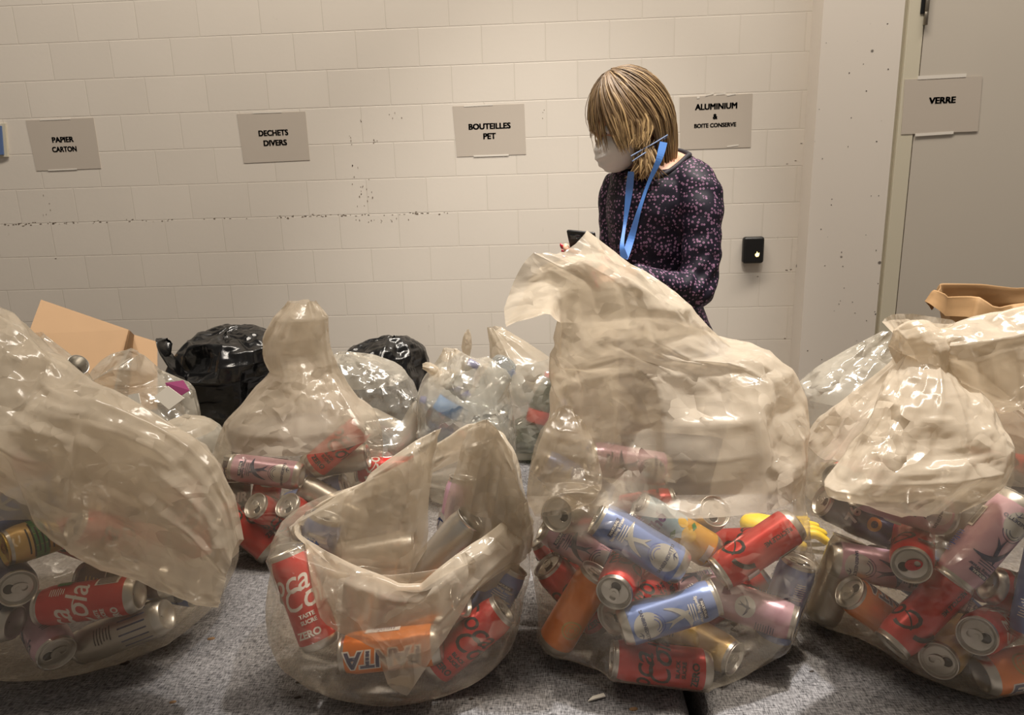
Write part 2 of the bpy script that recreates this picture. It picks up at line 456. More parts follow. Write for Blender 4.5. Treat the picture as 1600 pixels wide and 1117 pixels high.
def up2(V, nv, nu):
    a, b = V.shape[:2]
    vi = np.linspace(0, a - 1, nv); v0 = np.minimum(vi.astype(int), a - 2); fv = (vi - v0)[:, None, None]
    ui = np.arange(nu) * b / nu; u0 = ui.astype(int); fu = (ui - u0)[None, :, None]
    g = lambda dv, du: V[(v0 + dv)[:, None], ((u0 + du) % b)[None, :]]
    return (g(0, 0) * (1 - fu) + g(0, 1) * fu) * (1 - fv) + (g(1, 0) * (1 - fu) + g(1, 1) * fu) * fv
def smooth(V, k, cans=(), floor=None):
    for _ in range(k):
        S = (np.roll(V, 1, 1) + np.roll(V, -1, 1)) / 2
        S[1:-1] = S[1:-1] * 0.5 + (V[2:] + V[:-2]) * 0.25
        V = V * 0.4 + S * 0.6
        if len(cans): V = push_out(V, cans)
        if floor is not None: V[..., 2] = np.maximum(V[..., 2], floor)
    return V
def enclose(V, cans, rows, centre, margin=0.004):
    """swell the first rows until every can is inside, then relax"""
    pts = []
    for c, a, hl, r in cans:
        x = np.cross(a, [0.3, 0.5, 0.8]); x /= np.linalg.norm(x); y = np.cross(a, x)
        for s in (-1, 0, 1):
            for q in np.arange(8) * np.pi / 4:
                pts.append(c + a * hl * s + (x * np.cos(q) + y * np.sin(q)) * r)
    if not pts: return V
    pts = np.array(pts) - centre
    pr = np.linalg.norm(pts, axis=1); pd = pts / pr[:, None]
    B = V[:rows] - centre; br = np.linalg.norm(B, axis=-1); bd = B / br[..., None]
    need = np.zeros_like(br)
    for d, r in zip(pd, pr):
        cs = bd @ d
        need = np.maximum(need, np.where(cs > math.cos(0.16), (r + margin) * (1 - (1 - cs) * 6), 0))
    V = V.copy()
    V[:rows] = centre + bd * np.maximum(br, need)[..., None]
    return V
def make_film(rings, nv, nu, split=None, cans=(), body_rows=None, ex=(0.03, 0.03), ex_body=(0.015, 0.015), dmax=0.02, floor=None, iters=120, coarse=3, centre=None, fine=0.012, body_d=None, taut=35, rag=1.0):
    floor = SEAT_Z + 0.002 if floor is None else floor
    T, rid = loft(rings, nv, nu)
    T[..., 2] = np.maximum(T[..., 2], floor)
    nb = int((rid < split).sum()) if split else 0
    if len(cans) and nb:
        T = enclose(T, cans, nb, centre)
        T[:nb + 2] = smooth(T[:nb + 2], taut, cans, floor)
        T[..., 2] = np.maximum(T[..., 2], floor)
    isb = np.clip((nb + 4 - np.arange(nv)) / 8.0, 0, 1)[:, None] if nb else np.zeros((nv, 1))
    eu = ex[0] * (1 - isb) + ex_body[0] * isb; ev = ex[1] * (1 - isb) + ex_body[1] * isb
    dm = dmax * (1 - isb) + (body_d or dmax * 0.5) * isb
    V = None
    for lev, (cz, ex_k, its, nz, dk) in enumerate(((8, 1.0, iters, 0.5, 1.0), (3, 0.55, iters * 2 // 3, 0.10, 0.45), (1, 0.35, iters // 3, 0.04, 0.2))):
        cv, cu = (nv, nu) if cz == 1 else (max(8, nv // cz), max(14, nu // cz))
        ic = lambda q: q[np.linspace(0, nv - 1, cv).astype(int)]
        D = ic(dm)[..., None]
        if V is None: Tc = up2(T, cv, cu)
        else: Tc = up2(V, cv, cu)
        V = Tc + noise_field(cv, cu, 2 if cz > 1 else 3, nz) * D * dk * rag
        V = sim(V, Tc, ic(eu) * ex_k, ic(ev) * ex_k, its, D * dk, 0.003, cans, floor, bend=0.02)
    Vf = V
    return Vf, nb
def grid_mesh(name, V, mats, parent, cap=False):
    nv, nu = V.shape[:2]
    I = np.arange(nv * nu).reshape(nv, nu)
    a, b = I[:-1], np.roll(I, -1, 1)[:-1]; c, d = np.roll(I, -1, 1)[1:], I[1:]
    Fc = np.stack([a, b, c, d], -1).reshape(-1, 4)
    me = bpy.data.meshes.new(name)
    me.vertices.add(nv * nu); me.vertices.foreach_set('co', V.reshape(-1).astype(np.float32))
    me.loops.add(Fc.size); me.loops.foreach_set('vertex_index', Fc.reshape(-1).astype(np.int32))
    me.polygons.add(len(Fc))
    me.polygons.foreach_set('loop_start', np.arange(0, Fc.size, 4, dtype=np.int32))
    me.update(calc_edges=True)
    me.polygons.foreach_set('use_smooth', np.ones(len(Fc), dtype=bool))
    me.materials.append(mats); me.update()
    o = bpy.data.objects.new(name, me)
    return link(o, parent)
def base_of(V):
    p = V.reshape(-1, 3); return (float(p[:, 0].mean()), float(p[:, 1].mean()), float(p[:, 2].min()))
def rooted(root, *objs):
    """children keep their world place under a root that stands at its base"""
    for o in objs:
        o.matrix_parent_inverse = Matrix.Translation(-root.location)
def bag(label, cat, rings, nv, nu, split, cans=(), mats=('film_body', 'film_neck'), group=None, name='plastic_bag', extra=(), **kw):
    c = kw.pop('centre', None)
    if c is None:
        r = rings[len(rings) // 3]; c = np.mean(np.concatenate([x for x in rings[:int(split) + 1]]), 0)
    V, nb = make_film(rings, nv, nu, split, cans, centre=c, **kw)
    root = empty(name, label, cat, base_of(V), group)
    o1 = grid_mesh('bag_body', V[:nb + 1], M[mats[0]], root)
    o2 = grid_mesh('bag_neck', V[nb:], M[mats[1]], root)
    rooted(root, o1, o2)
    for nm, rr, a, b, mt, k in extra:
        E, _ = make_film(rr, a, b, None, (), **k)
        o = grid_mesh(nm, E, M[mt], root); rooted(root, o)
    return root

# ------------------------------------------------------------------ drink cans
RC, LC = 0.0290, 0.146                    # sleek 33 cl can
def lathe(profile, n=40, caps=(False, False)):
    vs, fs, mi = [], [], []
    for r, z, *_ in profile:
        for k in range(n):
            a = 2 * math.pi * k / n
            vs.append((r * math.cos(a), r * math.sin(a), z))
    for i in range(len(profile) - 1):
        for k in range(n):
            fs.append((i * n + k, i * n + (k + 1) % n, (i + 1) * n + (k + 1) % n, (i + 1) * n + k))
            mi.append(profile[i][2] if len(profile[i]) > 2 else 0)
    if caps[0]: fs.append(tuple(reversed(range(n)))); mi.append(profile[0][2] if len(profile[0]) > 2 else 0)
    if caps[1]: fs.append(tuple((len(profile) - 1) * n + k for k in range(n))); mi.append(profile[-2][2] if len(profile[-2]) > 2 else 0)
    return vs, fs, mi
h = LC / 2
BODY_PROFILE = [(0.001, -h + 0.010, 1), (0.012, -h + 0.0085, 1), (0.020, -h + 0.003, 1), (0.0225, -h, 1), (0.0242, -h + 0.001, 1), (0.0270, -h + 0.008, 1),
                (RC - 0.0004, -h + 0.013, 0), (RC, -h + 0.016, 0), (RC, -h + 0.03, 0), (RC, -h + 0.05, 0), (RC, -h + 0.07, 0), (RC, -h + 0.09, 0), (RC, -h + 0.11, 0), (RC, h - 0.022, 0), (RC - 0.0006, h - 0.018, 0),
                (0.0262, h - 0.008, 1), (0.0252, h - 0.004, 1), (0.0250, h - 0.003, 1)]
LID_PROFILE = [(0.0252, h - 0.0036, 0), (0.0264, h - 0.001, 0), (0.0263, h, 0), (0.0250, h + 0.0002, 0), (0.0240, h - 0.001, 0), (0.0232, h - 0.0062, 0), (0.0222, h - 0.0066, 0), (0.0212, h - 0.0046, 0), (0.0190, h - 0.0042, 0), (0.001, h - 0.0042, 0)]
def shift_in(p, t):                       # Cut a profile so the lower band can carry another paint
    return p
MESH = {}
def cached(key, build):
    if key not in MESH: MESH[key] = build()
    return MESH[key]
def mesh_data(name, verts, faces, mats, mi=None, smooth=True):
    me = bpy.data.meshes.new(name)
    me.from_pydata([tuple(map(float, v)) for v in verts], [], faces)
    for m in mats: me.materials.append(m)
    if mi is not None: me.polygons.foreach_set('material_index', np.asarray(mi, np.int32))
    if smooth: me.polygons.foreach_set('use_smooth', np.ones(len(me.polygons), dtype=bool))
    me.update(); return me
def body_mesh(paint_key, band=None, crush=0, seed=0):
    def build():
        prof = [list(p) for p in BODY_PROFILE]
        mats = [M[paint_key], M['alu']]
        if band:
            mats.append(M[band[0]])
            for p in prof:
                if p[2] == 0 and ((p[1] + h) / LC) < band[1]: p[2] = 2
        vs, fs, mi = lathe(prof, 40)
        V = np.array(vs)
        if crush:
            rg = np.random.default_rng(seed)
            for _ in range(crush):
                z0 = rg.uniform(-0.05, 0.05); a0 = rg.uniform(0, 6.28); w = rg.uniform(0.018, 0.04)
                nrm = np.array([math.cos(a0), math.sin(a0), rg.uniform(-.35, .35)])
                dpt = RC * rg.uniform(0.62, 0.85)
                g = np.exp(-((V[:, 2] - z0) / w) ** 2)
                o = V[:, :2] @ nrm[:2] + (V[:, 2] - z0) * nrm[2] - dpt
                V[:, :2] -= (np.maximum(o, 0) * g)[:, None] * nrm[:2]
        return mesh_data('can_body', V, fs, mats, mi)
    return cached(('body', paint_key, band, crush, seed), build)
def lid_mesh(mat='alu'):
    def build():
        vs, fs, mi = lathe(LID_PROFILE, 40)
        n0 = len(vs)
        # the drinking hole: a dark pear-shaped opening just above the panel
        k = 20
        ring = [(0.0062 * math.cos(2 * math.pi * i / k) * (1.15), -0.0105 + 0.0072 * math.sin(2 * math.pi * i / k), h - 0.0040) for i in range(k)]
        vs = vs + ring; fs.append(tuple(n0 + i for i in range(k))); mi.append(1)
        # raised bead round the opening
        n1 = len(vs)
        for i in range(k):
            a = 2 * math.pi * i / k
            for rr, zz in ((1.0, 0.0), (1.13, 0.0009), (1.28, 0.0)):
                vs.append((0.0071 * math.cos(a) * rr, -0.0105 + 0.0072 * math.sin(a) * rr, h - 0.0039 + zz))
        for i in range(k):
            j = (i + 1) % k
            for q in range(2):
                fs.append((n1 + i * 3 + q, n1 + j * 3 + q, n1 + j * 3 + q + 1, n1 + i * 3 + q + 1)); mi.append(0)
        return mesh_data('can_lid', vs, fs, [M[mat], M['alu_dark']], mi)
    return cached(('lid', mat), build)
def tab_mesh(mat='alu'):
    def build():
        bm = bmesh.new(); k = 32; outer = []; 
        def outline(s, dy=0.0):
            return [(0.0078 * s * math.cos(a) * (1.0 - 0.12 * math.sin(a)), 0.0035 + dy + 0.0118 * s * math.sin(a)) for a in [2 * math.pi * i / k for i in range(k)]]
        def hole(cx, cy, rx, ry):
            return [(cx + rx * math.cos(a), cy + ry * math.sin(a)) for a in [2 * math.pi * i / k for i in range(k)]]
        o = outline(1.0); hh = hole(0, 0.0082, 0.0045, 0.0042)
        vt = [bm.verts.new((x, y, h - 0.0010)) for x, y in o]; vb = [bm.verts.new((x, y, h - 0.0024)) for x, y in o]
        it = [bm.verts.new((x, y, h - 0.0010)) for x, y in hh]; ib = [bm.verts.new((x, y, h - 0.0024)) for x, y in hh]
        for i in range(k):
            j = (i + 1) % k
            bm.faces.new((vt[i], vt[j], it[j], it[i])); bm.faces.new((vb[j], vb[i], ib[i], ib[j]))
            bm.faces.new((vb[i], vb[j], vt[j], vt[i])); bm.faces.new((it[i], it[j], ib[j], ib[i]))
        # rivet boss
        rv = [bm.verts.new((0.0030 * math.cos(2 * math.pi * i / 16), -0.0005 + 0.0030 * math.sin(2 * math.pi * i / 16), h - 0.0002)) for i in range(16)]
        rb = [bm.verts.new((0.0036 * math.cos(2 * math.pi * i / 16), -0.0005 + 0.0036 * math.sin(2 * math.pi * i / 16), h - 0.0042)) for i in range(16)]
        bm.faces.new(rv)
        for i in range(16): bm.faces.new((rb[i], rb[(i + 1) % 16], rv[(i + 1) % 16], rv[i]))
        me = bpy.data.meshes.new('pull_tab'); bm.normal_update(); bm.to_mesh(me); bm.free(); me.materials.append(M[mat]); return me
    return cached(('tab', mat), build)

# --- printed artwork: flat shapes wrapped round the can
def text_tris(s, size, shear=0.0, bold=0.0, xs=1.0):
    cu = bpy.data.curves.new('t', 'FONT'); cu.body = s; cu.size = size; cu.shear = shear; cu.offset = bold
    cu.align_x = 'CENTER'; cu.align_y = 'CENTER'; cu.resolution_u = 3
    o = bpy.data.objects.new('t', cu)
    me = o.to_mesh()
    V = np.array([v.co[:2] for v in me.vertices]) if len(me.vertices) else np.zeros((0, 2))
    me.calc_loop_triangles()
    T = [tuple(t.vertices) for t in me.loop_triangles]
    o.to_mesh_clear(); bpy.data.objects.remove(o); bpy.data.curves.remove(cu)
    V = V.copy(); V[:, 0] *= xs
    return V, T
def shape_tris(pts):
    from mathutils.geometry import tessellate_polygon
    T = tessellate_polygon([[Vector((x, y, 0)) for x, y in pts]])
    return np.array(pts, float), [tuple(t) for t in T]
def rect(cx, cy, w, hh): return shape_tris([(cx - w / 2, cy - hh / 2), (cx + w / 2, cy - hh / 2), (cx + w / 2, cy + hh / 2), (cx - w / 2, cy + hh / 2)])
def disc(cx, cy, r, k=28): return shape_tris([(cx + r * math.cos(2 * math.pi * i / k), cy + r * math.sin(2 * math.pi * i / k)) for i in range(k)])
def arc(cx, cy, r, w, a0, a1, k=14):
    q = [math.radians(a0 + (a1 - a0) * i / k) for i in range(k + 1)]
    return shape_tris([(cx + r * math.cos(a), cy + r * math.sin(a)) for a in q] + [(cx + (r - w) * math.cos(a), cy + (r - w) * math.sin(a)) for a in reversed(q)])
def bird(cx, cy, s, flip=1, rot=0):
    """a swallow: one long crescent of wings, a slim body and a forked tail"""
    P = []
    for i in range(13):
        t = i / 12 * 2 - 1; P.append((t * 1.25, 0.55 - 0.75 * t * t + 0.15 * t))
    for i in range(13):
        t = 1 - i / 12 * 2; P.append((t * 1.22, 0.18 - 0.42 * t * t + 0.15 * t - 0.02))
    Q = [(0.10, 0.62), (0.02, 0.80), (-0.10, 0.62), (-0.16, 0.1), (-0.30, -0.45), (-0.62, -1.05), (-0.22, -0.62), (-0.02, -1.15), (-0.04, -0.5), (0.10, 0.05)]
    c, q = math.cos(rot), math.sin(rot); out_v, out_t = [], []
    for G in (P, Q):
        V, T = shape_tris([(cx + s * (x * flip * c - y * q), cy + s * (x * flip * q + y * c)) for x, y in G])
        out_t += [tuple(i + sum(len(v) for v in out_v) for i in t) for t in T]; out_v.append(V)
    return np.concatenate(out_v), out_t
def moved(vt, dx=0, dy=0, rot=0):
    V, T = vt; c, s = math.cos(rot), math.sin(rot)
    return np.stack([V[:, 0] * c - V[:, 1] * s + dx, V[:, 0] * s + V[:, 1] * c + dy], 1), T
def wrap_mesh(name, items, r=RC):
    """items: (material key, (verts2d, tris)); x runs round the can (0 = front), y along it"""
    bm = bmesh.new(); keys = []
    for lev, (mk, (V, T)) in enumerate(items):
        if mk not in keys: keys.append(mk)
        sub = bmesh.new()
        vs = [sub.verts.new((x, y, 0)) for x, y in V]
        for t in T:
            try: sub.faces.new([vs[i] for i in t])
            except ValueError: pass
        for _ in range(4):
            es = [e for e in sub.edges if e.calc_length() > 0.006]
            if not es: break
            bmesh.ops.subdivide_edges(sub, edges=es, cuts=1)
            bmesh.ops.triangulate(sub, faces=[f for f in sub.faces if len(f.verts) > 3])
        rr = r + 0.00015 + 0.00008 * lev
        idx = {}
        for v in sub.verts:
            a = v.co.x / r
            idx[v] = bm.verts.new((rr * math.sin(a), -rr * math.cos(a), v.co.y))
        for f in sub.faces:
            try: nf = bm.faces.new([idx[v] for v in f.verts])
            except ValueError: continue
            nf.material_index = keys.index(mk); nf.smooth = True
        sub.free()
    me = bpy.data.meshes.new(name); bm.normal_update(); bm.to_mesh(me); bm.free()
    # face outward
    for k in keys: me.materials.append(M[k])
    return me
def barcode(cx, cy, w, hh, base='white_print'):
    rg = random.Random(int(cx * 1e4) + 5); out = [(base, rect(cx, cy, w, hh))]
    x = cx - w / 2 + 0.001
    while x < cx + w / 2 - 0.0015:
        b = rg.choice((0.0004, 0.0007, 0.001)); out.append(('black_print', rect(x + b / 2, cy, b, hh * 0.82))); x += b + rg.choice((0.0005, 0.0008))
    return out
R90 = math.pi / 2
def lines(mk, cx, cy, w, n, dy, rot, seed):
    rg = random.Random(seed); out = []
    for i in range(n):
        L = w * rg.uniform(0.6, 1.0); V, T = rect(0, 0, L, dy * 0.38)
        out.append((mk, moved((V, T), cx + (0 if rot else 0) + (math.sin(rot) * -1) * (i * dy) * -1, cy - math.cos(rot) * i * dy, rot)))
    return out
def art(kind):
    I = []
    if kind in ('cola_black', 'cola_white'):
        k = 'black_print' if kind == 'cola_black' else 'white_print'
        V = text_tris('Coca', 0.046, 0.32, 0.0004, 0.95); I.append((k, moved(V, -0.022, 0.030)))
        V = text_tris('Cola', 0.046, 0.32, 0.0004, 0.95); I.append((k, moved(V, 0.016, 0.004)))
        I.append((k, arc(-0.030, 0.052, 0.030, 0.0022, 200, 262))); I.append((k, arc(0.026, -0.022, 0.034, 0.0022, 60, 110)))
        I.append((k, moved(text_tris('BLACK' if kind == 'cola_black' else 'TASTE', 0.0080, 0, 0.0003), 0.006, -0.020, 0)))
        I.append((k, moved(text_tris('SUCRE', 0.0080, 0, 0.0003), 0.006, -0.029, 0)))
        I.append((k, moved(text_tris('ZERO', 0.014, 0, 0.0005), 0.0, -0.046, 0)))
        I += barcode(0.066, -0.034, 0.024, 0.034)
        I.append(('green_print', rect(0.066, 0.030, 0.008, 0.020))); I.append(('silver_print', rect(0.078, 0.030, 0.016, 0.020)))
        I += lines(k, 0.050, 0.044, 0.014, 7, 0.0032, 0, 3)
        I.append((k, moved(text_tris('RECYCLE ME', 0.0085, 0, 0.0003), -0.072, -0.03, R90)))
        I.append((k, arc(-0.060, 0.02, 0.030, 0.007, 100, 175)))
    elif kind in ('spring_blue', 'spring_pink'):
        ink = 'white_print' if kind == 'spring_blue' else 'navy_print'
        I.append(('silver_print', disc(0, -0.036, 0.0205)))
        for q in (0.017, 0.013, 0.009): I.append(('blue_print' if kind == 'spring_blue' else 'navy_print', arc(0, -0.028, q, 0.0011, 20, 160)))
        I.append(('navy_print', moved(text_tris('SANBENEDETTO', 0.0068, 0, 0.0002), 0, -0.040, 0)))
        I.append(('navy_print', bird(0.010, -0.048, 0.005)))
        I.append(('silver_print' if kind == 'spring_blue' else 'navy_print', bird(0.002, 0.012, 0.021, 1, 0.5)))
        I.append((ink, text_tris('Sparkling Water', 0.0062, 0, 0.0002)))
        I[-1] = (ink, moved(I[-1][1], 0, 0.040))
        I.append(('navy_print', moved(rect(0, 0, 0.030, 0.006), 0, 0.046)))
        I.append(('white_print', moved(text_tris('NATURAL', 0.0052, 0, 0.0002), 0, 0.046)))
        I += lines(ink, 0, 0.034, 0.028, 3, 0.0036, 0, 5)
        I += barcode(0.060, -0.02, 0.026, 0.034)
        I += lines('blue_print' if kind == 'spring_pink' else 'white_print', 0.060, 0.042, 0.030, 10, 0.0036, 0, 9)
        I.append(('silver_print', disc(-0.066, 0.0, 0.015)))
        I.append(('navy_print', bird(-0.066, 0.0, 0.010)))
        I += lines(ink, -0.045, 0.045, 0.016, 8, 0.0036, 0, 11)
    elif kind == 'tea':
        I.append(('purple_print', moved(text_tris('Thé', 0.026, 0.2, 0.0008), -0.002, 0.040, 0)))
        for x, y, r in ((-0.010, -0.005, 0.011), (0.012, -0.012, 0.012), (0.026, 0.004, 0.009)): I.append(('yellow_print', disc(x, y, r)))
        for x, y in ((0.0, 0.010), (-0.022, -0.010), (0.030, -0.016)): I.append(('green_print', shape_tris([(x - 0.009, y), (x, y + 0.005), (x + 0.009, y + 0.001), (x, y - 0.004)])))
        I.append(('white_print', rect(0.0, -0.052, 0.03, 0.010)))
        I += barcode(0.060, 0, 0.024, 0.03)
    elif kind == 'orange':
        I.append(('white_print', moved(text_tris('FANTA', 0.034, 0.1, 0.0030), 0, 0.008, R90)))
        I.append(('navy_print', moved(text_tris('FANTA', 0.034, 0.1, 0.0010), 0, 0.008, R90)))
        I.append(('gold_print', disc(-0.040, -0.02, 0.016))); I.append(('can_orange', disc(-0.040, -0.02, 0.013)))
        for q in (0.010, 0.006): I.append(('gold_print', arc(-0.040, -0.02, q, 0.0015, 0, 350, 24)))
        I.append(('white_print', rect(0.052, 0.01, 0.026, 0.05))); I += lines('navy_print', 0.052, 0.030, 0.022, 11, 0.0036, 0, 2)
    elif kind == 'navy':
        I.append(('gold_print', disc(0, -0.008, 0.012))); I.append(('can_navy', disc(0, -0.008, 0.006)))
        I.append(('silver_print', moved(text_tris('76', 0.026, 0, 0.001), 0, 0.028, 0)))
        I.append(('silver_print', rect(0, -0.045, 0.03, 0.008)))
        I += lines('silver_print', 0.045, 0.03, 0.02, 8, 0.004, 0, 4)
        I += barcode(-0.05, 0, 0.024, 0.03)
    elif kind == 'noir':
        I.append(('black_print', rect(0.0, -0.010, 0.050, 0.06)))
        I.append(('white_print', rect(0.0, -0.041, 0.050, 0.0015))); I.append(('white_print', rect(0.0, 0.021, 0.050, 0.0015)))
        I.append(('white_print', moved(text_tris('NOIR', 0.026, 0.1, 0.0012), 0, -0.012, 0)))
        I += lines('gold_print', 0, 0.050, 0.03, 4, 0.006, 0, 6)
    elif kind == 'gold':
        I.append(('green_print', rect(0, 0.030, 0.10, 0.018))); I.append(('gold_print', rect(0, 0.013, 0.10, 0.016))); I.append(('can_red', rect(0, -0.015, 0.10, 0.040)))
        I += lines('black_print', 0, 0.046, 0.06, 6, 0.006, 0, 8)
    elif kind == 'slim':
        I.append(('navy_print', rect(0, -0.030, 0.17, 0.045))); I += lines('black_print', 0, 0.03, 0.03, 6, 0.005, 0, 12)
    elif kind == 'cream':
        I.append(('gold_print', disc(0, 0.01, 0.016))); I += lines('black_print', 0, -0.02, 0.03, 6, 0.005, 0, 13)
    return I
KINDS = {  # kind: paint, artwork, lower band, lid metal, tab metal
    'cola': ('can_red', 'cola_black', None, 'alu', 'alu'), 'colaw': ('can_red', 'cola_white', None, 'alu', 'alu'), 'colar': ('can_red', 'cola_black', None, 'alu', 'red_tab'),
    'blue': ('can_blue', 'spring_blue', None, 'alu', 'alu'), 'pink': ('can_pink', 'spring_pink', None, 'alu', 'alu'),
    'tea': ('can_tea', 'tea', ('can_yellow', 0.42), 'alu', 'alu'), 'orange': ('can_orange', 'orange', None, 'alu', 'alu'),
    'navy': ('can_navy', 'navy', None, 'alu', 'alu'), 'noir': ('can_dark', 'noir', None, 'alu', 'alu'), 'gold': ('can_cream', 'gold', None, 'gold_lid', 'gold_lid'),
    'silver': ('can_silver', None, None, 'alu', 'alu'), 'slim': ('can_silver', 'slim', None, 'alu', 'alu'), 'cream': ('can_cream', 'cream', None, 'alu', 'alu')}
def axis_dir(th, ph):
    t, p = math.radians(th), math.radians(ph)
    d = math.cos(p) * (math.cos(t) * RT + math.sin(t) * UP) - math.sin(p) * FW
    return d / np.linalg.norm(d)
class Can:
    def __init__(s, kind, px, py, Z, th, ph, label, anchor='c', roll=0, crush=0, scale=1.0, w=1.0):
        s.w = w
        s.kind, s.label, s.roll, s.crush, s.k = kind, label, roll, crush, scale
        s.hl, s.r = h * scale, RC * scale
        s.a = axis_dir(th, ph)
        p = atd(px, py, Z)
        if anchor == 'lid': p = p - s.a * h * scale
        if anchor == 'base': p = p + s.a * h * scale
        s.c = p.copy(); s.c0 = p.copy()
def relax(cans, iters=300, floor=SEAT_Z + 0.004, spring=0.06, walls=None):
    for it in range(iters):
        for i in range(len(cans)):
            A = cans[i]
            for j in range(i + 1, len(cans)):
                B = cans[j]
                w = A.c - B.c
                if w @ w > (A.hl + B.hl + 0.02) ** 2: continue
                a, b = A.a, B.a; d = a @ b; e = a @ w; f = b @ w; den = 1 - d * d      # closest points of the two axes
                la, lb = A.hl - A.r * 0.55, B.hl - B.r * 0.55
                s = 0 if den < 1e-6 else np.clip((d * f - e) / den, -la, la)
                t = np.clip(d * s + f, -lb, lb); s = np.clip(d * t - e, -la, la)
                v = (A.c + a * s) - (B.c + b * t); n = np.linalg.norm(v)
                gap = A.r + B.r - 0.0010 - n
                if gap > 0:
                    v = v / n if n > 1e-6 else -FW
                    wa, wb = A.w, B.w
                    A.c += v * gap * wb / (wa + wb); B.c -= v * gap * wa / (wa + wb)
        for A in cans:
            if it < iters - 60: A.c += (A.c0 - A.c) * spring * A.w
            low = A.c[2] - abs(A.a[2]) * A.hl - A.r * math.sqrt(max(0, 1 - A.a[2] ** 2))
            if low < floor: A.c[2] += floor - low
            if walls is not None: walls(A)
            if A.w < 1:
                q = (A.c - A.c0) @ FW
                if q < -0.01: A.c -= FW * (q + 0.01)
def place_can(C, group):
    p, artk, band, lidm, tabm = KINDS[C.kind]
    root = empty('drink_can', C.label, 'can', group=group)
    z = C.a; f = -FW - z * (-(FW @ z)); 
    if np.linalg.norm(f) < 0.05: f = UP - z * (UP @ z)
    f = f / np.linalg.norm(f)
    q = math.radians(C.roll)
    y = -(f * math.cos(q) + np.cross(z, f) * math.sin(q)); x = np.cross(y, z)
    m = Matrix.Identity(4)
    for i in range(3): m[i][0], m[i][1], m[i][2], m[i][3] = x[i] * C.k, y[i] * C.k, z[i] * C.k, C.c[i]
    root.matrix_world = m
    link(bpy.data.objects.new('can_body', body_mesh(p, band, C.crush, int(abs(C.c0[0] * 1e4)))), root) if C.crush else link(bpy.data.objects.new('can_body', body_mesh(p, band)), root)
    lid = link(bpy.data.objects.new('can_lid', lid_mesh(lidm)), root)
    link(bpy.data.objects.new('pull_tab', tab_mesh(tabm)), lid)
    if artk and not C.crush:
        me = cached(('art', artk), lambda: wrap_mesh('printed_lettering', art(artk)))
        link(bpy.data.objects.new('printed_lettering', me), root)
    elif artk:
        def crushed():
            me = cached(('art', artk), lambda: wrap_mesh('printed_lettering', art(artk)))
            return me.copy()
        me = crushed()
        V = np.array([v.co for v in me.vertices]); rg = np.random.default_rng(int(abs(C.c0[0] * 1e4)))
        for _ in range(C.crush):
            z0 = rg.uniform(-0.05, 0.05); a0 = rg.uniform(0, 6.28); w = rg.uniform(0.018, 0.04)
            nrm = np.array([math.cos(a0), math.sin(a0), rg.uniform(-.35, .35)]); dpt = RC * rg.uniform(0.62, 0.85)
            g = np.exp(-((V[:, 2] - z0) / w) ** 2); o = V[:, :2] @ nrm[:2] + (V[:, 2] - z0) * nrm[2] - dpt
            V[:, :2] -= (np.maximum(o - 0.0006, 0) * g)[:, None] * nrm[:2]
        me.vertices.foreach_set('co', V.reshape(-1).astype(np.float32)); me.update()
        link(bpy.data.objects.new('printed_lettering', me), root)
    return root
def colliders(cans): return [(C.c, C.a, h * C.k, RC * C.k) for C in cans]
# ------------------------------------------------------------------ the setting
OX, OZ = -1.9846, 1.879 - 12 * 0.1421
PIL_Y = 2.86
px_edge = xat(1268, PIL_Y, 1.25)                    # near edge of the pillar
def slab(name, lo, hi, mat, origin=(0, 0, 0), bevel=0.0):
    bm = bmesh.new(); o = np.array(origin)
    add_box(bm, np.array(lo) - o, np.array(hi) - o, bevel)
    ob = bm_obj(name, bm, mat); ob.location = origin
    return struct(ob)
slab('wall_back', (-4.2, WALL_Y, 0), (px_edge + 0.02, WALL_Y + 0.2, 3.3), M['wall'], (OX, WALL_Y, OZ))
slab('floor', (-4.2, -2.5, -0.06), (4.2, WALL_Y, 0), M['floor'])
x_gr = xat(1389, PIL_Y, 1.25); x_fr = xat(1395, PIL_Y, 1.25); x_gap = xat(1420, PIL_Y, 1.25)
slab('wall_right', (px_edge, PIL_Y, 0), (x_gr, WALL_Y + 0.2, 3.3), M['pillar'])
slab('trim_1', (x_gr, PIL_Y + 0.012, 0), (x_fr, WALL_Y + 0.2, 3.3), M['frame'])
slab('trim_2', (x_fr, PIL_Y - 0.004, 0), (x_gap - 0.002, WALL_Y + 0.2, 3.3), M['frame'], bevel=0.002)
d = slab('door_1', (x_gap + 0.002, PIL_Y - 0.002, 0.012), (x_gap + 1.05, PIL_Y + 0.05, 3.3), M['door'])
slab('trim_3', (x_gap - 0.002, PIL_Y + 0.052, 0), (x_gap + 1.25, WALL_Y + 0.2, 3.3), M['dark'])
# hinge at the top of the door
hz = at(1437, 20, PIL_Y)
vs, fs, mi = lathe([(0.001, -0.045), (0.0075, -0.044), (0.0075, -0.001), (0.0068, 0.0), (0.0075, 0.001), (0.0075, 0.09), (0.001, 0.091)], 20)
hg = mesh_obj('door_hinge', np.array(vs) + np.array([x_gap, PIL_Y - 0.010, hz[2]]), fs, M['steel'])
bm = bmesh.new(); add_box(bm, (x_gap - 0.02, PIL_Y - 0.0075, hz[2] - 0.005), (x_gap - 0.006, PIL_Y - 0.0035, hz[2] + 0.09), 0.0015)
tag(hg, 'metal barrel hinge at the top of the door edge', 'hinge')
bm_obj('hinge_leaf', bm, M['black_plastic'], hg)

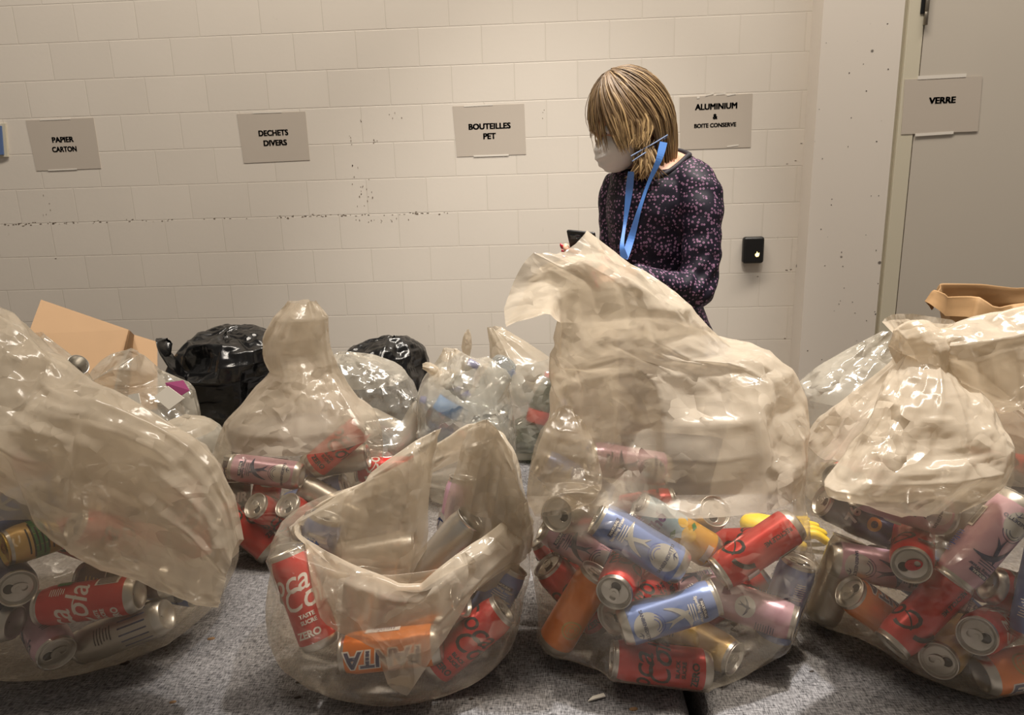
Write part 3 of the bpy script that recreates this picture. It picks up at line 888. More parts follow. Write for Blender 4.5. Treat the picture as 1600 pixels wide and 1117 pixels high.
# scuff marks along the block course at hand height: dirt on the paint
def scuffs(name, spots, Y, mat):
    vs, fs = [], []
    for (px, py, w, t) in spots:
        p = at(px, py, Y - 0.0006); n = len(vs); s = 1 / 388.0
        for k in range(7):
            a = 2 * math.pi * k / 7; q = RNG.uniform(0.6, 1.2)
            vs.append(p + np.array([w * s * q * math.cos(a), 0, t * s * q * math.sin(a)]))
        fs.append(tuple(n + k for k in range(7)))
    return struct(mesh_obj(name, vs, fs, mat, smooth=False))
sp = []
for i in range(150):
    u = RNG.uniform(0, 720); y = 341 - (u - 400) * 0.026
    y = 351 - u * 0.027
    if RNG.uniform() < (0.9 if u < 150 or 380 < u < 660 else 0.35): sp.append((u, y + RNG.normal(0, 1.1), RNG.uniform(0.8, 2.6), RNG.uniform(0.4, 1.0)))
for cx, cy, nn, sx, sy in ((565, 305, 16, 7, 10), (545, 220, 5, 4, 4), (586, 219, 4, 2, 3), (553, 262, 5, 3, 6), (563, 186, 3, 1, 3), (590, 345, 12, 30, 2), (853, 180, 3, 4, 4), (620, 185, 4, 8, 6), (75, 330, 5, 8, 9)):
    for _ in range(nn): sp.append((cx + RNG.normal(0, sx), cy + RNG.normal(0, sy), RNG.uniform(0.4, 1.0), RNG.uniform(0.5, 2.2)))
for x, y in ((1229, 422), (1236, 421), (1218, 577), (1230, 577), (1226, 529), (1184, 432), (1252, 224), (1230, 256), (1243, 251), (87, 404), (942, 327)):
    sp.append((x, y, 2.2, 0.7))
scuffs('trim_4', sp, WALL_Y, plain('scuff_dirt', srgb(118, 104, 90), 0.9))
sp = []
for x, y in ((1387, 37), (1388, 108), (1349, 100), (1327, 114), (1354, 142), (1280, 171), (1330, 184), (1291, 67), (1370, 221), (1325, 229), (1283, 358), (1353, 367), (1315, 394), (1289, 415), (1317, 416), (1369, 391), (1372, 443), (1319, 450), (1313, 470), (1332, 472), (1367, 487), (1368, 491), (1300, 311), (1285, 248), (1336, 489), (1311, 475), (1262, 548), (1284, 562), (1361, 306), (1373, 306), (1299, 320), (1354, 501), (1308, 579)):
    sp.append((x, y, RNG.uniform(0.5, 1.3), RNG.uniform(0.5, 1.2)))
scuffs('trim_5', sp, PIL_Y, M['crumb'])

# signs
def sign(label, corners, lines_, Y, tapes=()):
    P = [at(x, y, Y - 0.0015) for x, y in corners]     # tl tr br bl
    c = sum(P) / 4
    root = empty('paper_sign', label, 'sign', tuple(c))
    n = np.array([0, -1.0, 0])
    vs = [p - c for p in P] + [p - c + np.array([0, 0.0014, 0]) for p in P]
    fs = [(0, 3, 2, 1), (4, 5, 6, 7), (0, 1, 5, 4), (1, 2, 6, 5), (2, 3, 7, 6), (3, 0, 4, 7)]
    mesh_obj('sheet', vs, fs, M['paper_sign'], root, smooth=False)
    ex = (P[1] - P[0]) + (P[2] - P[3]); ex /= np.linalg.norm(ex); ez = np.cross(ex, [0, -1.0, 0]); ez = -ez if ez[2] < 0 else ez
    for (s, cx, cy, w, cap) in lines_:
        V, T = text_tris(s, 0.03, 0, 0.0); n0 = len(V); b_ = 0.0014
        V = np.concatenate([V + np.array(o_) * b_ for o_ in ((-1, -.6), (-1, .6), (1, -.6), (1, .6), (0, 0))]); T = [tuple(i + n0 * q for i in t) for q in range(5) for t in T]
        lo, hi = V.min(0), V.max(0)
        V = (V - (lo + hi) / 2) / (hi - lo) * np.array([w, cap]) / 388.0
        q = at(cx, cy, Y - 0.0021) - c
        mesh_obj('lettering', [q + ex * a + ez * b for a, b in V], T, M['ink'], root, smooth=False)
    for (x0, y0, x1, y1, th) in tapes:
        a, b = at(x0, y0, Y - 0.0024) - c, at(x1, y1, Y - 0.0024) - c
        u = np.array([0, 0, th / 388.0 / 2])
        vs = [a + u, b + u, b - u, a - u]; vs += [v + np.array([0, 0.0006, 0]) for v in vs]
        mesh_obj('tape', vs, fs, M['tape'], root, smooth=False)
    return root
sign('taped paper sign reading PAPIER CARTON on the block wall', [(40, 188), (146, 184), (158, 263), (57, 267)], [('PAPIER', 98, 218, 36, 8.5), ('CARTON', 100.5, 233, 41, 8.5)], WALL_Y, [(62, 187.5, 110, 185.5, 2), (75, 266, 120, 264, 2)])
sign('taped paper sign reading DECHETS DIVERS on the block wall', [(370, 178), (477, 174), (484, 250), (381, 255)], [('DECHETS', 427, 207.5, 48, 9), ('DIVERS', 430, 223, 38, 9)], WALL_Y, [(395, 176.5, 440, 175, 2)])
sign('taped paper sign reading BOUTEILLES PET on the block wall', [(707, 166), (819, 162), (822, 241), (714, 245)], [('BOUTEILLES', 765, 197, 66, 9), ('PET', 765, 212.5, 20, 9)], WALL_Y, [(740, 244, 795, 242, 2.5), (725, 166, 770, 163.5, 2)])
sign('taped paper sign reading ALUMINIUM & BOITE CONSERVE behind the woman', [(1062, 152), (1176, 146), (1173, 230), (1063, 234)], [('ALUMINIUM', 1119, 166, 64, 9), ('&', 1117.5, 182, 7, 8), ('BOITE CONSERVE', 1117.5, 195.5, 64, 6.3)], WALL_Y, [(1089, 152.5, 1093, 152, 3), (1102, 149.5, 1115, 146, 2.2), (1119, 147.5, 1134, 146, 2.2), (1136, 149, 1150, 146.5, 2), (1136, 229, 1154, 226.5, 2)])
sign('taped paper sign reading VERRE on the door', [(1414, 124), (1535, 119), (1528, 205), (1408, 210)], [('VERRE', 1472.5, 156.5, 38, 9)], PIL_Y - 0.004, [(1434, 121.5, 1510, 117.5, 5), (1430, 211, 1490, 207, 4)])
P = [at(-60, 198, WALL_Y), at(10, 193, WALL_Y), at(14, 245, WALL_Y), at(-55, 249, WALL_Y)]
c = sum(P) / 4; root = empty('wall_notice', 'blue notice in a pale frame at the left end of the block wall', 'notice', tuple(c))
for nm, k, dy, mt in (('border', 1.0, 0.0, 'frame'), ('blue_sheet', 0.86, 0.006, 'blue_paper')):
    vs = [(p - c) * k + np.array([0, -0.008 - dy, 0]) for p in P] + [(p - c) * k + np.array([0, 0 if k == 1 else -0.008, 0]) for p in P]
    mesh_obj(nm, vs, [(0, 3, 2, 1), (4, 5, 6, 7), (0, 1, 5, 4), (1, 2, 6, 5), (2, 3, 7, 6), (3, 0, 4, 7)], M[mt], root, smooth=False)

# wall box with a small light
c = at(1174.5, 390, WALL_Y); root = empty('wall_light_switch', 'black rounded wall box with small lit yellow symbol', 'switch', tuple(c))
bm = bmesh.new(); w2, h2 = 16.5 / 388, 21 / 388
add_box(bm, (-w2, -0.034, -h2), (w2, 0.0, h2), 0.012, 4); bm_obj('housing', bm, M['black_plastic'], root, True)
bm = bmesh.new(); add_box(bm, (-w2 * 0.82, -0.0355, -h2 * 0.85), (w2 * 0.82, -0.033, h2 * 0.85), 0.001, 2); bm_obj('front_plate', bm, M['black_plastic'], root)
V, T = shape_tris([(-.0085, 0), (-.004, .003), (-.001, .011), (.002, .004), (.009, .005), (.008, -.004), (.005, -.010), (-.003, -.011), (-.008, -.006)])
g = np.array([5 / 388, -0.0362, -6 / 388])
mesh_obj('lit_symbol', [g + np.array([a, 0, b]) for a, b in V], T, M['glow'], root, smooth=False)

# ------------------------------------------------------------------ upholstered benches
gapL = atz(1077, 1092, SEAT_Z)[0]; gapR = atz(1098, 1092, SEAT_Z)[0]
def bench(label, lo, hi):
    cx, cy = (lo[0] + hi[0]) / 2, (lo[1] + hi[1]) / 2
    root = empty('upholstered_bench', label, 'bench', (cx, cy, 0))
    bm = bmesh.new(); add_box(bm, (lo[0] - cx, lo[1] - cy, 0.04), (hi[0] - cx, hi[1] - cy, SEAT_Z), 0.028, 5)
    bm_obj('upholstery', bm, M['cloth'], root, True)
    for sx in (lo[0] - cx + 0.08, hi[0] - cx - 0.08):
        for sy in (lo[1] - cy + 0.08, hi[1] - cy - 0.08):
            bm = bmesh.new(); add_box(bm, (sx - 0.03, sy - 0.03, 0), (sx + 0.03, sy + 0.03, 0.05), 0.004)
            bm_obj('leg', bm, M['black_plastic'], root)
    return root
bench('grey melange upholstered bench at the left front, under three can bags', (-1.75, 0.5), (gapL, 1.62))
bench('grey melange upholstered bench at the right front, past the dark gap', (gapR, 0.5), (1.75, 1.62))
bench('grey melange upholstered bench behind, carrying black bags and a cardboard box', (-1.75, 1.635), (0.10, 2.45))

# ------------------------------------------------------------------ cans, bag by bag
def canset(spec, group, walls=None, iters=300, front=()):
    L = [Can(*s[:7], **(s[7] if len(s) > 7 else {})) for s in spec]
    for i, c in enumerate(L): c.w = 0.12 if 'deep' in c.label else 6.0 if i in front else 1.0
    relax(L, walls=walls, iters=iters)
    for c in L: place_can(c, group)
    return L
def keep_in(cx, cy, rx, ry, zt=0):
    """soft wall of the bag: cans stay inside an upright elliptic drum"""
    def f(A):
        for s in (-1, 1):
            p = A.c + A.a * A.hl * s * 0.93
            q = (abs((p[0] - cx) / (rx - 0.024)) ** 3 + abs((p[1] - cy) / (ry - 0.024)) ** 3) ** (1 / 3)
            if q > 1:
                k = (1 - 1 / q) * (0.5 if A.w <= 1 else 0.12)
                A.c[0] -= (p[0] - cx) * k; A.c[1] -= (p[1] - cy) * k
    return f
gC = 'drink cans in the tall middle bag'
CANS_C = canset([
    ('blue', 987, 869, 1.045, 150, -6, 'periwinkle blue water can with round silver emblem, on top in the middle bag', {'roll': 8}),
    ('tea', 1051, 838, 1.13, 149, 0, 'pale blue lemon tea can with yellow base in the middle bag', {'roll': -10}),
    ('cola', 1183, 857, 1.08, 212, 4, 'red cola can lying diagonally at the upper right of the middle bag', {'roll': 160}),
    ('cola', 937, 919, 1.00, 215, 62, 'red can with its opened lid facing out, left of the blue cans', {'anchor': 'lid', 'roll': 40}),
    ('blue', 1036, 954, 1.02, 18, 0, 'dented blue can lying below the lemon tea can in the middle bag', {'roll': 0, 'crush': 2}),
    ('cola', 1034, 1030, 1.05, 174, -2, 'red cola can with black script lying lowest in the middle bag', {'roll': 0}),
    ('cream', 1143, 1046, 1.06, -18, 45, 'cream can with bare base end at the lower right of the middle bag', {'anchor': 'lid'}),
    ('pink', 1172, 930, 1.13, -14, 25, 'pink can beside the dented blue can, pointing right', {'roll': 120}),
    ('blue', 1222, 965, 1.13, 75, 10, 'blue can standing steeply at the right edge of the middle bag', {'roll': 90}),
    ('cola', 1207, 884, 1.15, 20, 50, 'red can with dull bare end just under the diagonal red can', {'anchor': 'lid'}),
    ('cola', 1176, 985, 1.15, 35, 5, 'red can with green and white panel beside the steep blue can', {'roll': 100}),
    ('orange', 868, 975, 1.05, 62, 12, 'orange can at the lower left edge of the middle bag', {'roll': 90}),
    ('cola', 876, 905, 1.17, 128, 0, 'red can leaning along the left edge of the middle bag, above the orange can', {'roll': 30}),
    ('cola', 930, 975, 1.13, 130, 10, 'red cola can with black script under the opened lid can', {'roll': 0}),
    ('cola', 903, 1020, 1.03, 195, 40, 'red can with its rim turned to the lower left of the middle bag', {'anchor': 'lid'}),
    ('silver', 864, 806, 1.08, 165, 55, 'silver can end in the upper left of the middle bag', {'anchor': 'lid'}),
    ('silver', 1115, 804, 1.14, 70, 60, 'silver can end blurred under the slack film above the diagonal red can', {'anchor': 'lid'}),
    ('pink', 905, 862, 1.12, 150, 0, 'pink can half hidden behind the topmost blue can'),
    ('pink', 1092, 990, 1.15, 10, 0, 'pink can with a barcode between the dented blue can and the red can', {'roll': -75}),
    ('blue', 884, 765, 1.20, 150, 0, 'blue can blurred behind film above the silver can end of the middle bag'),
    ('cola', 1000, 800, 1.24, 10, 0, 'red can deep behind the lemon tea can in the middle bag'),
    ('pink', 950, 775, 1.22, 170, 10, 'pink can deep at the back of the middle bag'),
], gC, keep_in((xat(828, 1.1, .62) + xat(1246, 1.1, .62)) / 2, 1.1, (xat(1246, 1.1, .62) - xat(828, 1.1, .62)) / 2, 0.222, 0), front=(0, 1, 2, 3, 4, 5, 6, 11))
gD = 'drink cans in the knotted bag'
CANS_D = canset([
    ('cola', 1278, 756, 1.08, 178, 38, 'red can with bare silver base at the upper left of the knotted bag', {'anchor': 'lid'}),
    ('pink', 1386, 806, 1.04, 162, 0, 'pink can with navy swallow lying just below the draped film', {'roll': 10}),
    ('navy', 1322, 838, 1.14, 155, 0, 'navy can with gold ring under the pink swallow can', {'roll': 0}),
    ('colar', 1413, 879, 1.00, 196, 58, 'red can with a red pull tab, opened lid facing out', {'anchor': 'lid', 'roll': 190}),
    ('pink', 1543, 846, 0.97, 232, -4, 'large pink can leaning up to the right in the knotted bag', {'roll': -6}),
    ('blue', 1572, 930, 1.02, 258, 0, 'crumpled blue can at the right edge of the knotted bag', {'roll': -60, 'crush': 2}),
    ('pink', 1338, 916, 1.08, -8, 12, 'dim pink can pointing right, left of the red tab can', {'roll': 0}),
    ('blue', 1475, 948, 1.12, 148, -10, 'small crushed blue can with silver emblem below the red tab can', {'roll': 0, 'crush': 3}),
    ('orange', 1360, 982, 1.05, 145, 10, 'orange and white can at the lower left of the knotted bag', {'roll': 70}),
    ('cola', 1426, 1008, 1.0, 222, 5, 'red can rising from its rim at the lower middle of the knotted bag', {'roll': 140}),
    ('colaw', 1488, 1012, 1.01, 172, 42, 'red can with black open mouth facing left, lower right', {'anchor': 'lid'}),
    ('cream', 1467, 1054, 1.01, 184, 45, 'cream can with round silver end resting on the grey cloth', {'anchor': 'lid'}),
    ('cola', 1600, 990, 1.04, -20, 0, 'red can cut by the frame edge in the knotted bag', {'roll': 150}),
    ('orange', 1610, 1050, 1.04, 10, 0, 'red and orange can lowest at the frame edge of the knotted bag', {'roll': 40}),
    ('silver', 1490, 806, 1.12, 100, 20, 'silver can behind the leaning pink can'),
    ('cola', 1560, 738, 1.12, 170, 0, 'red can under slack film at the upper right of the knotted bag'),
    ('navy', 1620, 790, 1.05, 150, 0, 'navy can at the frame edge beside the large pink can'),
    ('silver', 1300, 900, 1.14, 70, 0, 'dull silver can behind the dim pink can'),
    ('cola', 1500, 890, 1.18, 150, 0, 'red can deep behind the large pink can'),
], gD, keep_in((xat(1252, 1.1, .62) + xat(1660, 1.1, .62)) / 2, 1.1, (xat(1660, 1.1, .62) - xat(1252, 1.1, .62)) / 2, 0.222, 0), front=(0, 1, 2, 3, 4, 6, 8, 9, 10, 11))
gA = 'drink cans in the slumped left bag'
CANS_A = canset([
    ('blue', 58, 832, 1.09, 200, 0, 'blue can with dark emblem under the hanging film of the left bag', {'roll': 20}),
    ('cola', 12, 775, 1.12, 60, 0, 'red can blurred behind film at the upper left edge'),
    ('silver', 115, 790, 1.10, 120, 60, 'silver can end blurred behind film above the blue can', {'anchor': 'lid'}),
    ('gold', 18, 897, 1.03, 196, 50, 'can with gold lid and green, gold and red side', {'anchor': 'lid'}),
    ('cola', 112, 868, 1.05, 145, 45, 'red can with silver lid facing up, left of the NOIR can', {'anchor': 'lid'}),
    ('navy', 88, 922, 1.02, -4, 45, 'navy can with its lid facing out, middle of the left bag', {'anchor': 'lid'}),
    ('noir', 180, 905, 1.06, 180, 0, 'dark can with white NOIR lettering in the left bag', {'roll': 0}),
    ('colaw', 189, 956, 1.00, 187, 4, 'red cola can with white barcode lying across the left bag', {'roll': -50}),
    ('pink', 96, 1015, 0.99, -24, 38, 'pink can with open lid lying lowest at the left', {'anchor': 'lid', 'roll': 30}),
    ('slim', 195, 988, 1.04, 201, 0, 'silver can with navy band resting on the grey cloth', {'roll': 20}),
    ('cola', 335, 916, 1.10, 100, 0, 'dark red can at the right tip of the left bag'),
    ('silver', 245, 873, 1.12, 20, 10, 'silver can blurred behind film right of the NOIR can'),
    ('blue', 265, 905, 1.14, 170, 0, 'blue can hidden under the film tip of the left bag'),
    ('navy', 20, 950, 1.05, 175, 0, 'navy can lying above the lowest pink can'),
    ('cola', 150, 845, 1.16, 160, 0, 'red can deep behind the silver lidded can of the left bag'),
    ('cola', -20, 850, 1.10, 100, 0, 'red can at the very left frame edge'),
], gA, keep_in((xat(-100, 1.08, .62) + xat(356, 1.08, .62)) / 2, 1.08, (xat(356, 1.08, .62) - xat(-100, 1.08, .62)) / 2, 0.222, 0), front=(0, 3, 4, 5, 6, 7, 8, 9))
gB = 'drink cans in the open-mouthed bag'
CANS_B = canset([
    ('colaw', 466, 975, 1.0, 112, -5, 'red cola can with white script standing at the left of the open bag', {'roll': 0}),
    ('orange', 592, 1066, 0.98, 186, 0, 'orange soda can with white lettering at the bottom of the open bag', {'roll': 0}),
    ('slim', 560, 1000, 1.00, 85, 0, 'silver and navy can upright above the orange soda can', {'roll': 180}),
    ('blue', 478, 885, 1.06, 70, 0, 'blue can at the upper left of the open bag'),
    ('cola', 745, 1015, 1.02, 40, 0, 'red can blurred behind film at the lower right of the open bag'),
    ('silver', 700, 1050, 1.06, 30, 20, 'silver can blurred beside the orange soda can'),
    ('blue', 778, 950, 1.08, 60, 0, 'blue can blurred at the right side of the open bag'),
    ('cola', 806, 905, 1.14, 60, 0, 'red can at the right edge of the open bag'),
    ('silver', 693, 872, 1.09, 50, 10, 'silver can with barcode visible inside the open mouth'),
    ('pink', 715, 815, 1.15, 80, 0, 'pale pink can inside the open mouth of the bag', {'roll': 70}),
    ('silver', 580, 880, 1.12, 10, 0, 'silver can under the left film of the open mouth'),
    ('cola', 620, 960, 1.08, 20, 0, 'red can deep in the middle of the open bag'),
    ('silver', 760, 850, 1.14, 110, 0, 'silver can deep at the right back of the open bag'),
], gB, keep_in((xat(430, 1.03, .62) + xat(824, 1.03, .62)) / 2, 1.03, (xat(824, 1.03, .62) - xat(430, 1.03, .62)) / 2, 0.17, 0), front=(0, 1, 4, 5, 8))
gE = 'drink cans in the bag with the upright neck'
CANS_E = canset([
    ('pink', 420, 742, 1.45, 172, 0, 'pink can with silver emblem just below the upright bag neck', {'roll': 10}),
    ('cola', 394, 808, 1.36, 130, 50, 'red can with silver lid beside the left bag, upper of two', {'anchor': 'lid'}),
    ('cola', 424, 806, 1.34, 120, 45, 'red can with silver rim close to the open-mouthed bag', {'anchor': 'lid'}),
    ('cola', 412, 848, 1.39, 140, 0, 'red can with pale panel under the two lidded red cans', {'roll': 90}),
    ('cola', 408, 893, 1.40, 80, 0, 'dark red can at the bottom of the upright necked bag'),
    ('blue', 475, 768, 1.47, 20, 0, 'blue can blurred under the neck of the upright bag'),
    ('silver', 520, 752, 1.50, 10, 0, 'silver can blurred under the neck of the upright bag'),
    ('silver', 500, 810, 1.46, 150, 0, 'silver can behind the rim of the open-mouthed bag'),
    ('cola', 530, 790, 1.43, 40, 0, 'red can hidden behind the open-mouthed bag'),
    ('noir', 380, 775, 1.45, 90, 0, 'dark can at the left edge of the upright necked bag'),
], gE, keep_in((xat(338, 1.42, .62) + xat(595, 1.42, .62)) / 2, 1.42, (xat(595, 1.42, .62) - xat(338, 1.42, .62)) / 2, 0.17, 0), front=(0, 1, 2))
gH = 'drink cans in the crumpled clear bag'
CANS_H = canset([
    ('colaw', 607, 733, 1.60, 182, 0, 'red can with white swoosh lying behind the open-mouthed bag', {'roll': 110}),
    ('silver', 600, 672, 1.77, 150, 20, 'silver can inside the crumpled clear bag'),
    ('silver', 640, 668, 1.75, 60, 0, 'upright silver can at the right of the crumpled clear bag'),
    ('silver', 560, 690, 1.77, 100, 0, 'silver can at the left of the crumpled clear bag'),
], gH)
# ------------------------------------------------------------------ front bags
# tall middle bag
bag('tall translucent bag of cans with a high slack neck, in front of the woman', 'bag', [
    zring(0.523, 985, 1090, 1.10, 0.05), zring(0.524, 905, 1190, 1.10, 0.17), zring(0.56, 845, 1232, 1.10, 0.205, sq=0.9), zring(0.64, 828, 1246, 1.10, 0.215, sq=0.9),
    zring(0.70, 828, 1247, 1.11, 0.205), zring(0.76, 834, 1248, 1.12, 0.19), zring(0.83, 856, 1247, 1.13, 0.165), zring(0.90, 864, 1242, 1.13, 0.135),
    zring(0.965, 867, 1205, 1.13, 0.10),
    poly((868, 540, 1.12), (875, 560, 1.06), (940, 545, 1.03), (1030, 540, 1.04), (1100, 522, 1.10), (1060, 500, 1.15), (980, 500, 1.17), (890, 515, 1.16)),
    poly((862, 485, 1.10), (870, 478, 1.04), (925, 465, 1.00), (1000, 462, 1.02), (1052, 472, 1.09), (1005, 440, 1.14), (940, 430, 1.16), (880, 440, 1.15)),
    poly((822, 492, 1.09), (825, 455, 1.02), (868, 418, 0.99), (925, 412, 1.02), (968, 408, 1.09), (940, 396, 1.13), (890, 405, 1.15), (845, 432, 1.14)),
    poly((800, 508, 1.09), (793, 462, 1.03), (842, 400, 1.00), (890, 408, 1.03), (927, 364, 1.09), (906, 392, 1.12), (862, 408, 1.14), (826, 440, 1.13)),
], 170, 220, 5.3, colliders(CANS_C), ex=(0.06, 0.05), dmax=0.03, body_d=0.010, extra=[
    ('bag_flap', [flat((868, 640), (900, 638), 0.985, 0.008), flat((846, 672), (922, 684), 0.965, 0.02), flat((832, 730), (938, 742), 0.945, 0.022), flat((828, 785), (928, 778), 0.93, 0.014), flat((836, 800), (900, 796), 0.925, 0.006)], 70, 80, 'film_body', dict(ex=(0.06, 0.05), dmax=0.016))])
# open-mouthed bag
bag('translucent bag of cans with its mouth gaping open, middle foreground', 'bag', [
    zring(0.523, 580, 680, 1.0, 0.05), zring(0.524, 510, 755, 1.0, 0.125), zring(0.56, 450, 805, 1.01, 0.165, sq=0.85), zring(0.62, 430, 822, 1.03, 0.185, sq=0.85),
    zring(0.68, 432, 826, 1.04, 0.18), zring(0.73, 440, 824, 1.05, 0.17),
    poly((462, 832, 0.99), (505, 872, 0.94), (575, 905, 0.905), (650, 925, 0.89), (720, 890, 0.905), (785, 850, 0.97), (815, 800, 1.06), (790, 745, 1.12), (745, 690, 1.15), (670, 735, 1.15), (590, 770, 1.12), (520, 795, 1.06)),
    poly((468, 822, 0.97), (522, 868, 0.92), (580, 890, 0.885), (648, 915, 0.87), (712, 862, 0.89), (778, 810, 0.97), (808, 760, 1.06), (795, 710, 1.12), (755, 655, 1.15), (680, 690, 1.15), (600, 735, 1.12), (525, 775, 1.05)),
    poly((470, 842, 0.945), (515, 920, 0.895), (570, 945, 0.86), (640, 975, 0.85), (715, 920, 0.865), (790, 840, 0.95), (820, 800, 1.05), (806, 730, 1.13), (758, 668, 1.17), (680, 706, 1.17), (595, 745, 1.14), (512, 785, 1.05)),
    poly((482, 870, 0.93), (520, 980, 0.88), (570, 1000, 0.85), (625, 1085, 0.855), (700, 985, 0.865), (795, 890, 0.95), (824, 840, 1.05), (812, 760, 1.14), (765, 690, 1.18), (680, 725, 1.18), (590, 760, 1.15), (505, 805, 1.05)),
], 150, 220, 5.6, colliders(CANS_B), ex=(0.05, 0.04), dmax=0.022, body_d=0.010, extra=[
    ('bag_flap', [flat((470, 812), (478, 850), 0.975, 0.012), flat((528, 775), (515, 892), 0.965, 0.022), flat((600, 728), (575, 916), 0.96, 0.026), flat((660, 690), (622, 930), 0.965, 0.022), flat((690, 680), (642, 934), 0.985, 0.008)], 90, 90, 'film_neck', dict(ex=(0.05, 0.05), dmax=0.018)),
    ('bag_flap', [flat((735, 668), (690, 850), 1.03, 0.008), flat((762, 664), (722, 905), 0.99, 0.020), flat((796, 720), (770, 915), 0.985, 0.022), flat((822, 800), (806, 900), 1.0, 0.010)], 80, 90, 'film_neck', dict(ex=(0.05, 0.05), dmax=0.018))])
# slumped left bag
bag('translucent bag of cans slumped at the left, its neck hanging over to the right', 'bag', [
    zring(0.523, 60, 190, 1.07, 0.05), zring(0.524, -30, 275, 1.07, 0.15), zring(0.56, -85, 338, 1.08, 0.19, sq=0.85), zring(0.63, -105, 356, 1.08, 0.20, sq=0.85),
    zring(0.71, -105, 352, 1.09, 0.195), zring(0.78, -95, 335, 1.10, 0.17), zring(0.84, -60, 290, 1.10, 0.12), zring(0.87, 20, 200, 1.10, 0.06), zring(0.875, 70, 130, 1.10, 0.02),
], 120, 220, 5.0, colliders(CANS_A), dmax=0.018, body_d=0.010, extra=[('bag_flap', [
    flat((-70, 480), (-90, 760), 1.06, 0.12), flat((-10, 498), (-30, 725), 1.02, 0.11), flat((50, 545), (40, 765), 0.99, 0.09), flat((110, 596), (92, 822), 0.955, 0.07), flat((180, 620), (145, 862), 0.93, 0.055),
    flat((250, 655), (205, 892), 0.915, 0.045), flat((315, 712), (262, 918), 0.90, 0.035), flat((352, 768), (300, 936), 0.895, 0.028), flat((370, 835), (332, 944), 0.89, 0.012)], 130, 150, 'film_neck', dict(ex=(0.07, 0.05), dmax=0.024, floor=0.522))])
# knotted bag at the right
bag('translucent bag of cans tied in a knot at the right, film draped over its front', 'bag', [
    zring(0.523, 1400, 1530, 1.10, 0.05), zring(0.524, 1330, 1590, 1.10, 0.16), zring(0.56, 1278, 1645, 1.10, 0.20, sq=0.85), zring(0.63, 1254, 1660, 1.10, 0.21, sq=0.85),
    zring(0.70, 1250, 1664, 1.11, 0.205), zring(0.77, 1256, 1650, 1.12, 0.185), zring(0.84, 1285, 1620, 1.12, 0.14), zring(0.91, 1345, 1560, 1.11, 0.08), zring(0.965, 1392, 1500, 1.09, 0.04),
    zring(1.005, 1408, 1468, 1.07, 0.026), zring(1.022, 1400, 1470, 1.07, 0.03), zring(1.04, 1385, 1482, 1.07, 0.035),
], 150, 220, 5.6, colliders(CANS_D), ex=(0.07, 0.03), dmax=0.016, body_d=0.010, extra=[
    ('bag_flap', [flat((1420, 545), (1478, 560), 1.04, 0.03), flat((1398, 590), (1500, 585), 1.00, 0.045), flat((1358, 660), (1545, 640), 0.955, 0.05), flat((1318, 725), (1572, 700), 0.915, 0.05), flat((1292, 762), (1556, 755), 0.895, 0.035), flat((1318, 784), (1512, 792), 0.885, 0.012)], 110, 150, 'film_neck', dict(ex=(0.07, 0.03), dmax=0.018)),
    ('tied_end', [flat((1432, 520), (1452, 590), 1.04, 0.03), flat((1478, 522), (1496, 606), 1.02, 0.035), flat((1540, 500), (1560, 640), 1.02, 0.045), flat((1610, 488), (1630, 610), 1.03, 0.05), flat((1700, 480), (1710, 600), 1.04, 0.05)], 90, 110, 'film_neck', dict(ex=(0.07, 0.04), dmax=0.018)),
    ('knot', [flat((1402, 548), (1412, 556), 1.05, 0.01), flat((1400, 524), (1424, 590), 1.04, 0.03), flat((1432, 508), (1448, 596), 1.03, 0.04), flat((1460, 515), (1470, 580), 1.04, 0.03), flat((1476, 540), (1480, 556), 1.05, 0.01)], 50, 60, 'film_neck', dict(ex=(0.12, 0.12), dmax=0.014))])
# bag with upright neck, second row
bag('translucent bag of cans with an upright limp neck, between the two black bags', 'bag', [
    zring(0.523, 430, 510, 1.42, 0.050), zring(0.524, 380, 560, 1.42, 0.120), zring(0.580, 348, 588, 1.42, 0.142), zring(0.625, 338, 596, 1.42, 0.142), zring(0.688, 340, 598, 1.42, 0.142), zring(0.736, 344, 596, 1.42, 0.142),
    zring(0.784, 362, 580, 1.42, 0.120), zring(0.842, 396, 545, 1.42, 0.080), zring(0.895, 424, 524, 1.42, 0.050), zring(0.937, 412, 516, 1.42, 0.040), zring(0.974, 416, 513, 1.42, 0.035), zring(1.006, 432, 510, 1.42, 0.030), zring(1.033, 446, 496, 1.42, 0.012),
], 140, 170, 5.3, colliders(CANS_E), ex=(0.06, 0.04), dmax=0.018, body_d=0.010)

# ------------------------------------------------------------------ bags further back
def knot(root_at, s, seed):
    rg = np.random.default_rng(seed)
    return [np.array(root_at) + np.stack([s * r * np.cos(a), s * r * np.sin(a), np.full(16, s * z)], 1) for r, z in ((0.3, -0.4), (0.9, 0.1), (0.6, 0.6), (1.1, 1.3), (1.4, 2.0), (0.7, 2.6)) for a in [np.pi + np.arange(16) * 2 * np.pi / 16]]
bag('small pinkish translucent bag squeezed between the left bag and a black bag', 'bag', [
    zring(0.523, 260, 320, 1.5, 0.04), zring(0.525, 240, 340, 1.5, 0.10), zring(0.60, 222, 350, 1.5, 0.13), zring(0.68, 225, 350, 1.5, 0.12), zring(0.73, 240, 338, 1.5, 0.09), zring(0.755, 262, 320, 1.5, 0.05), zring(0.765, 285, 300, 1.5, 0.01)],
    60, 90, 4.0, mats=('film_white', 'film_neck'), dmax=0.02)
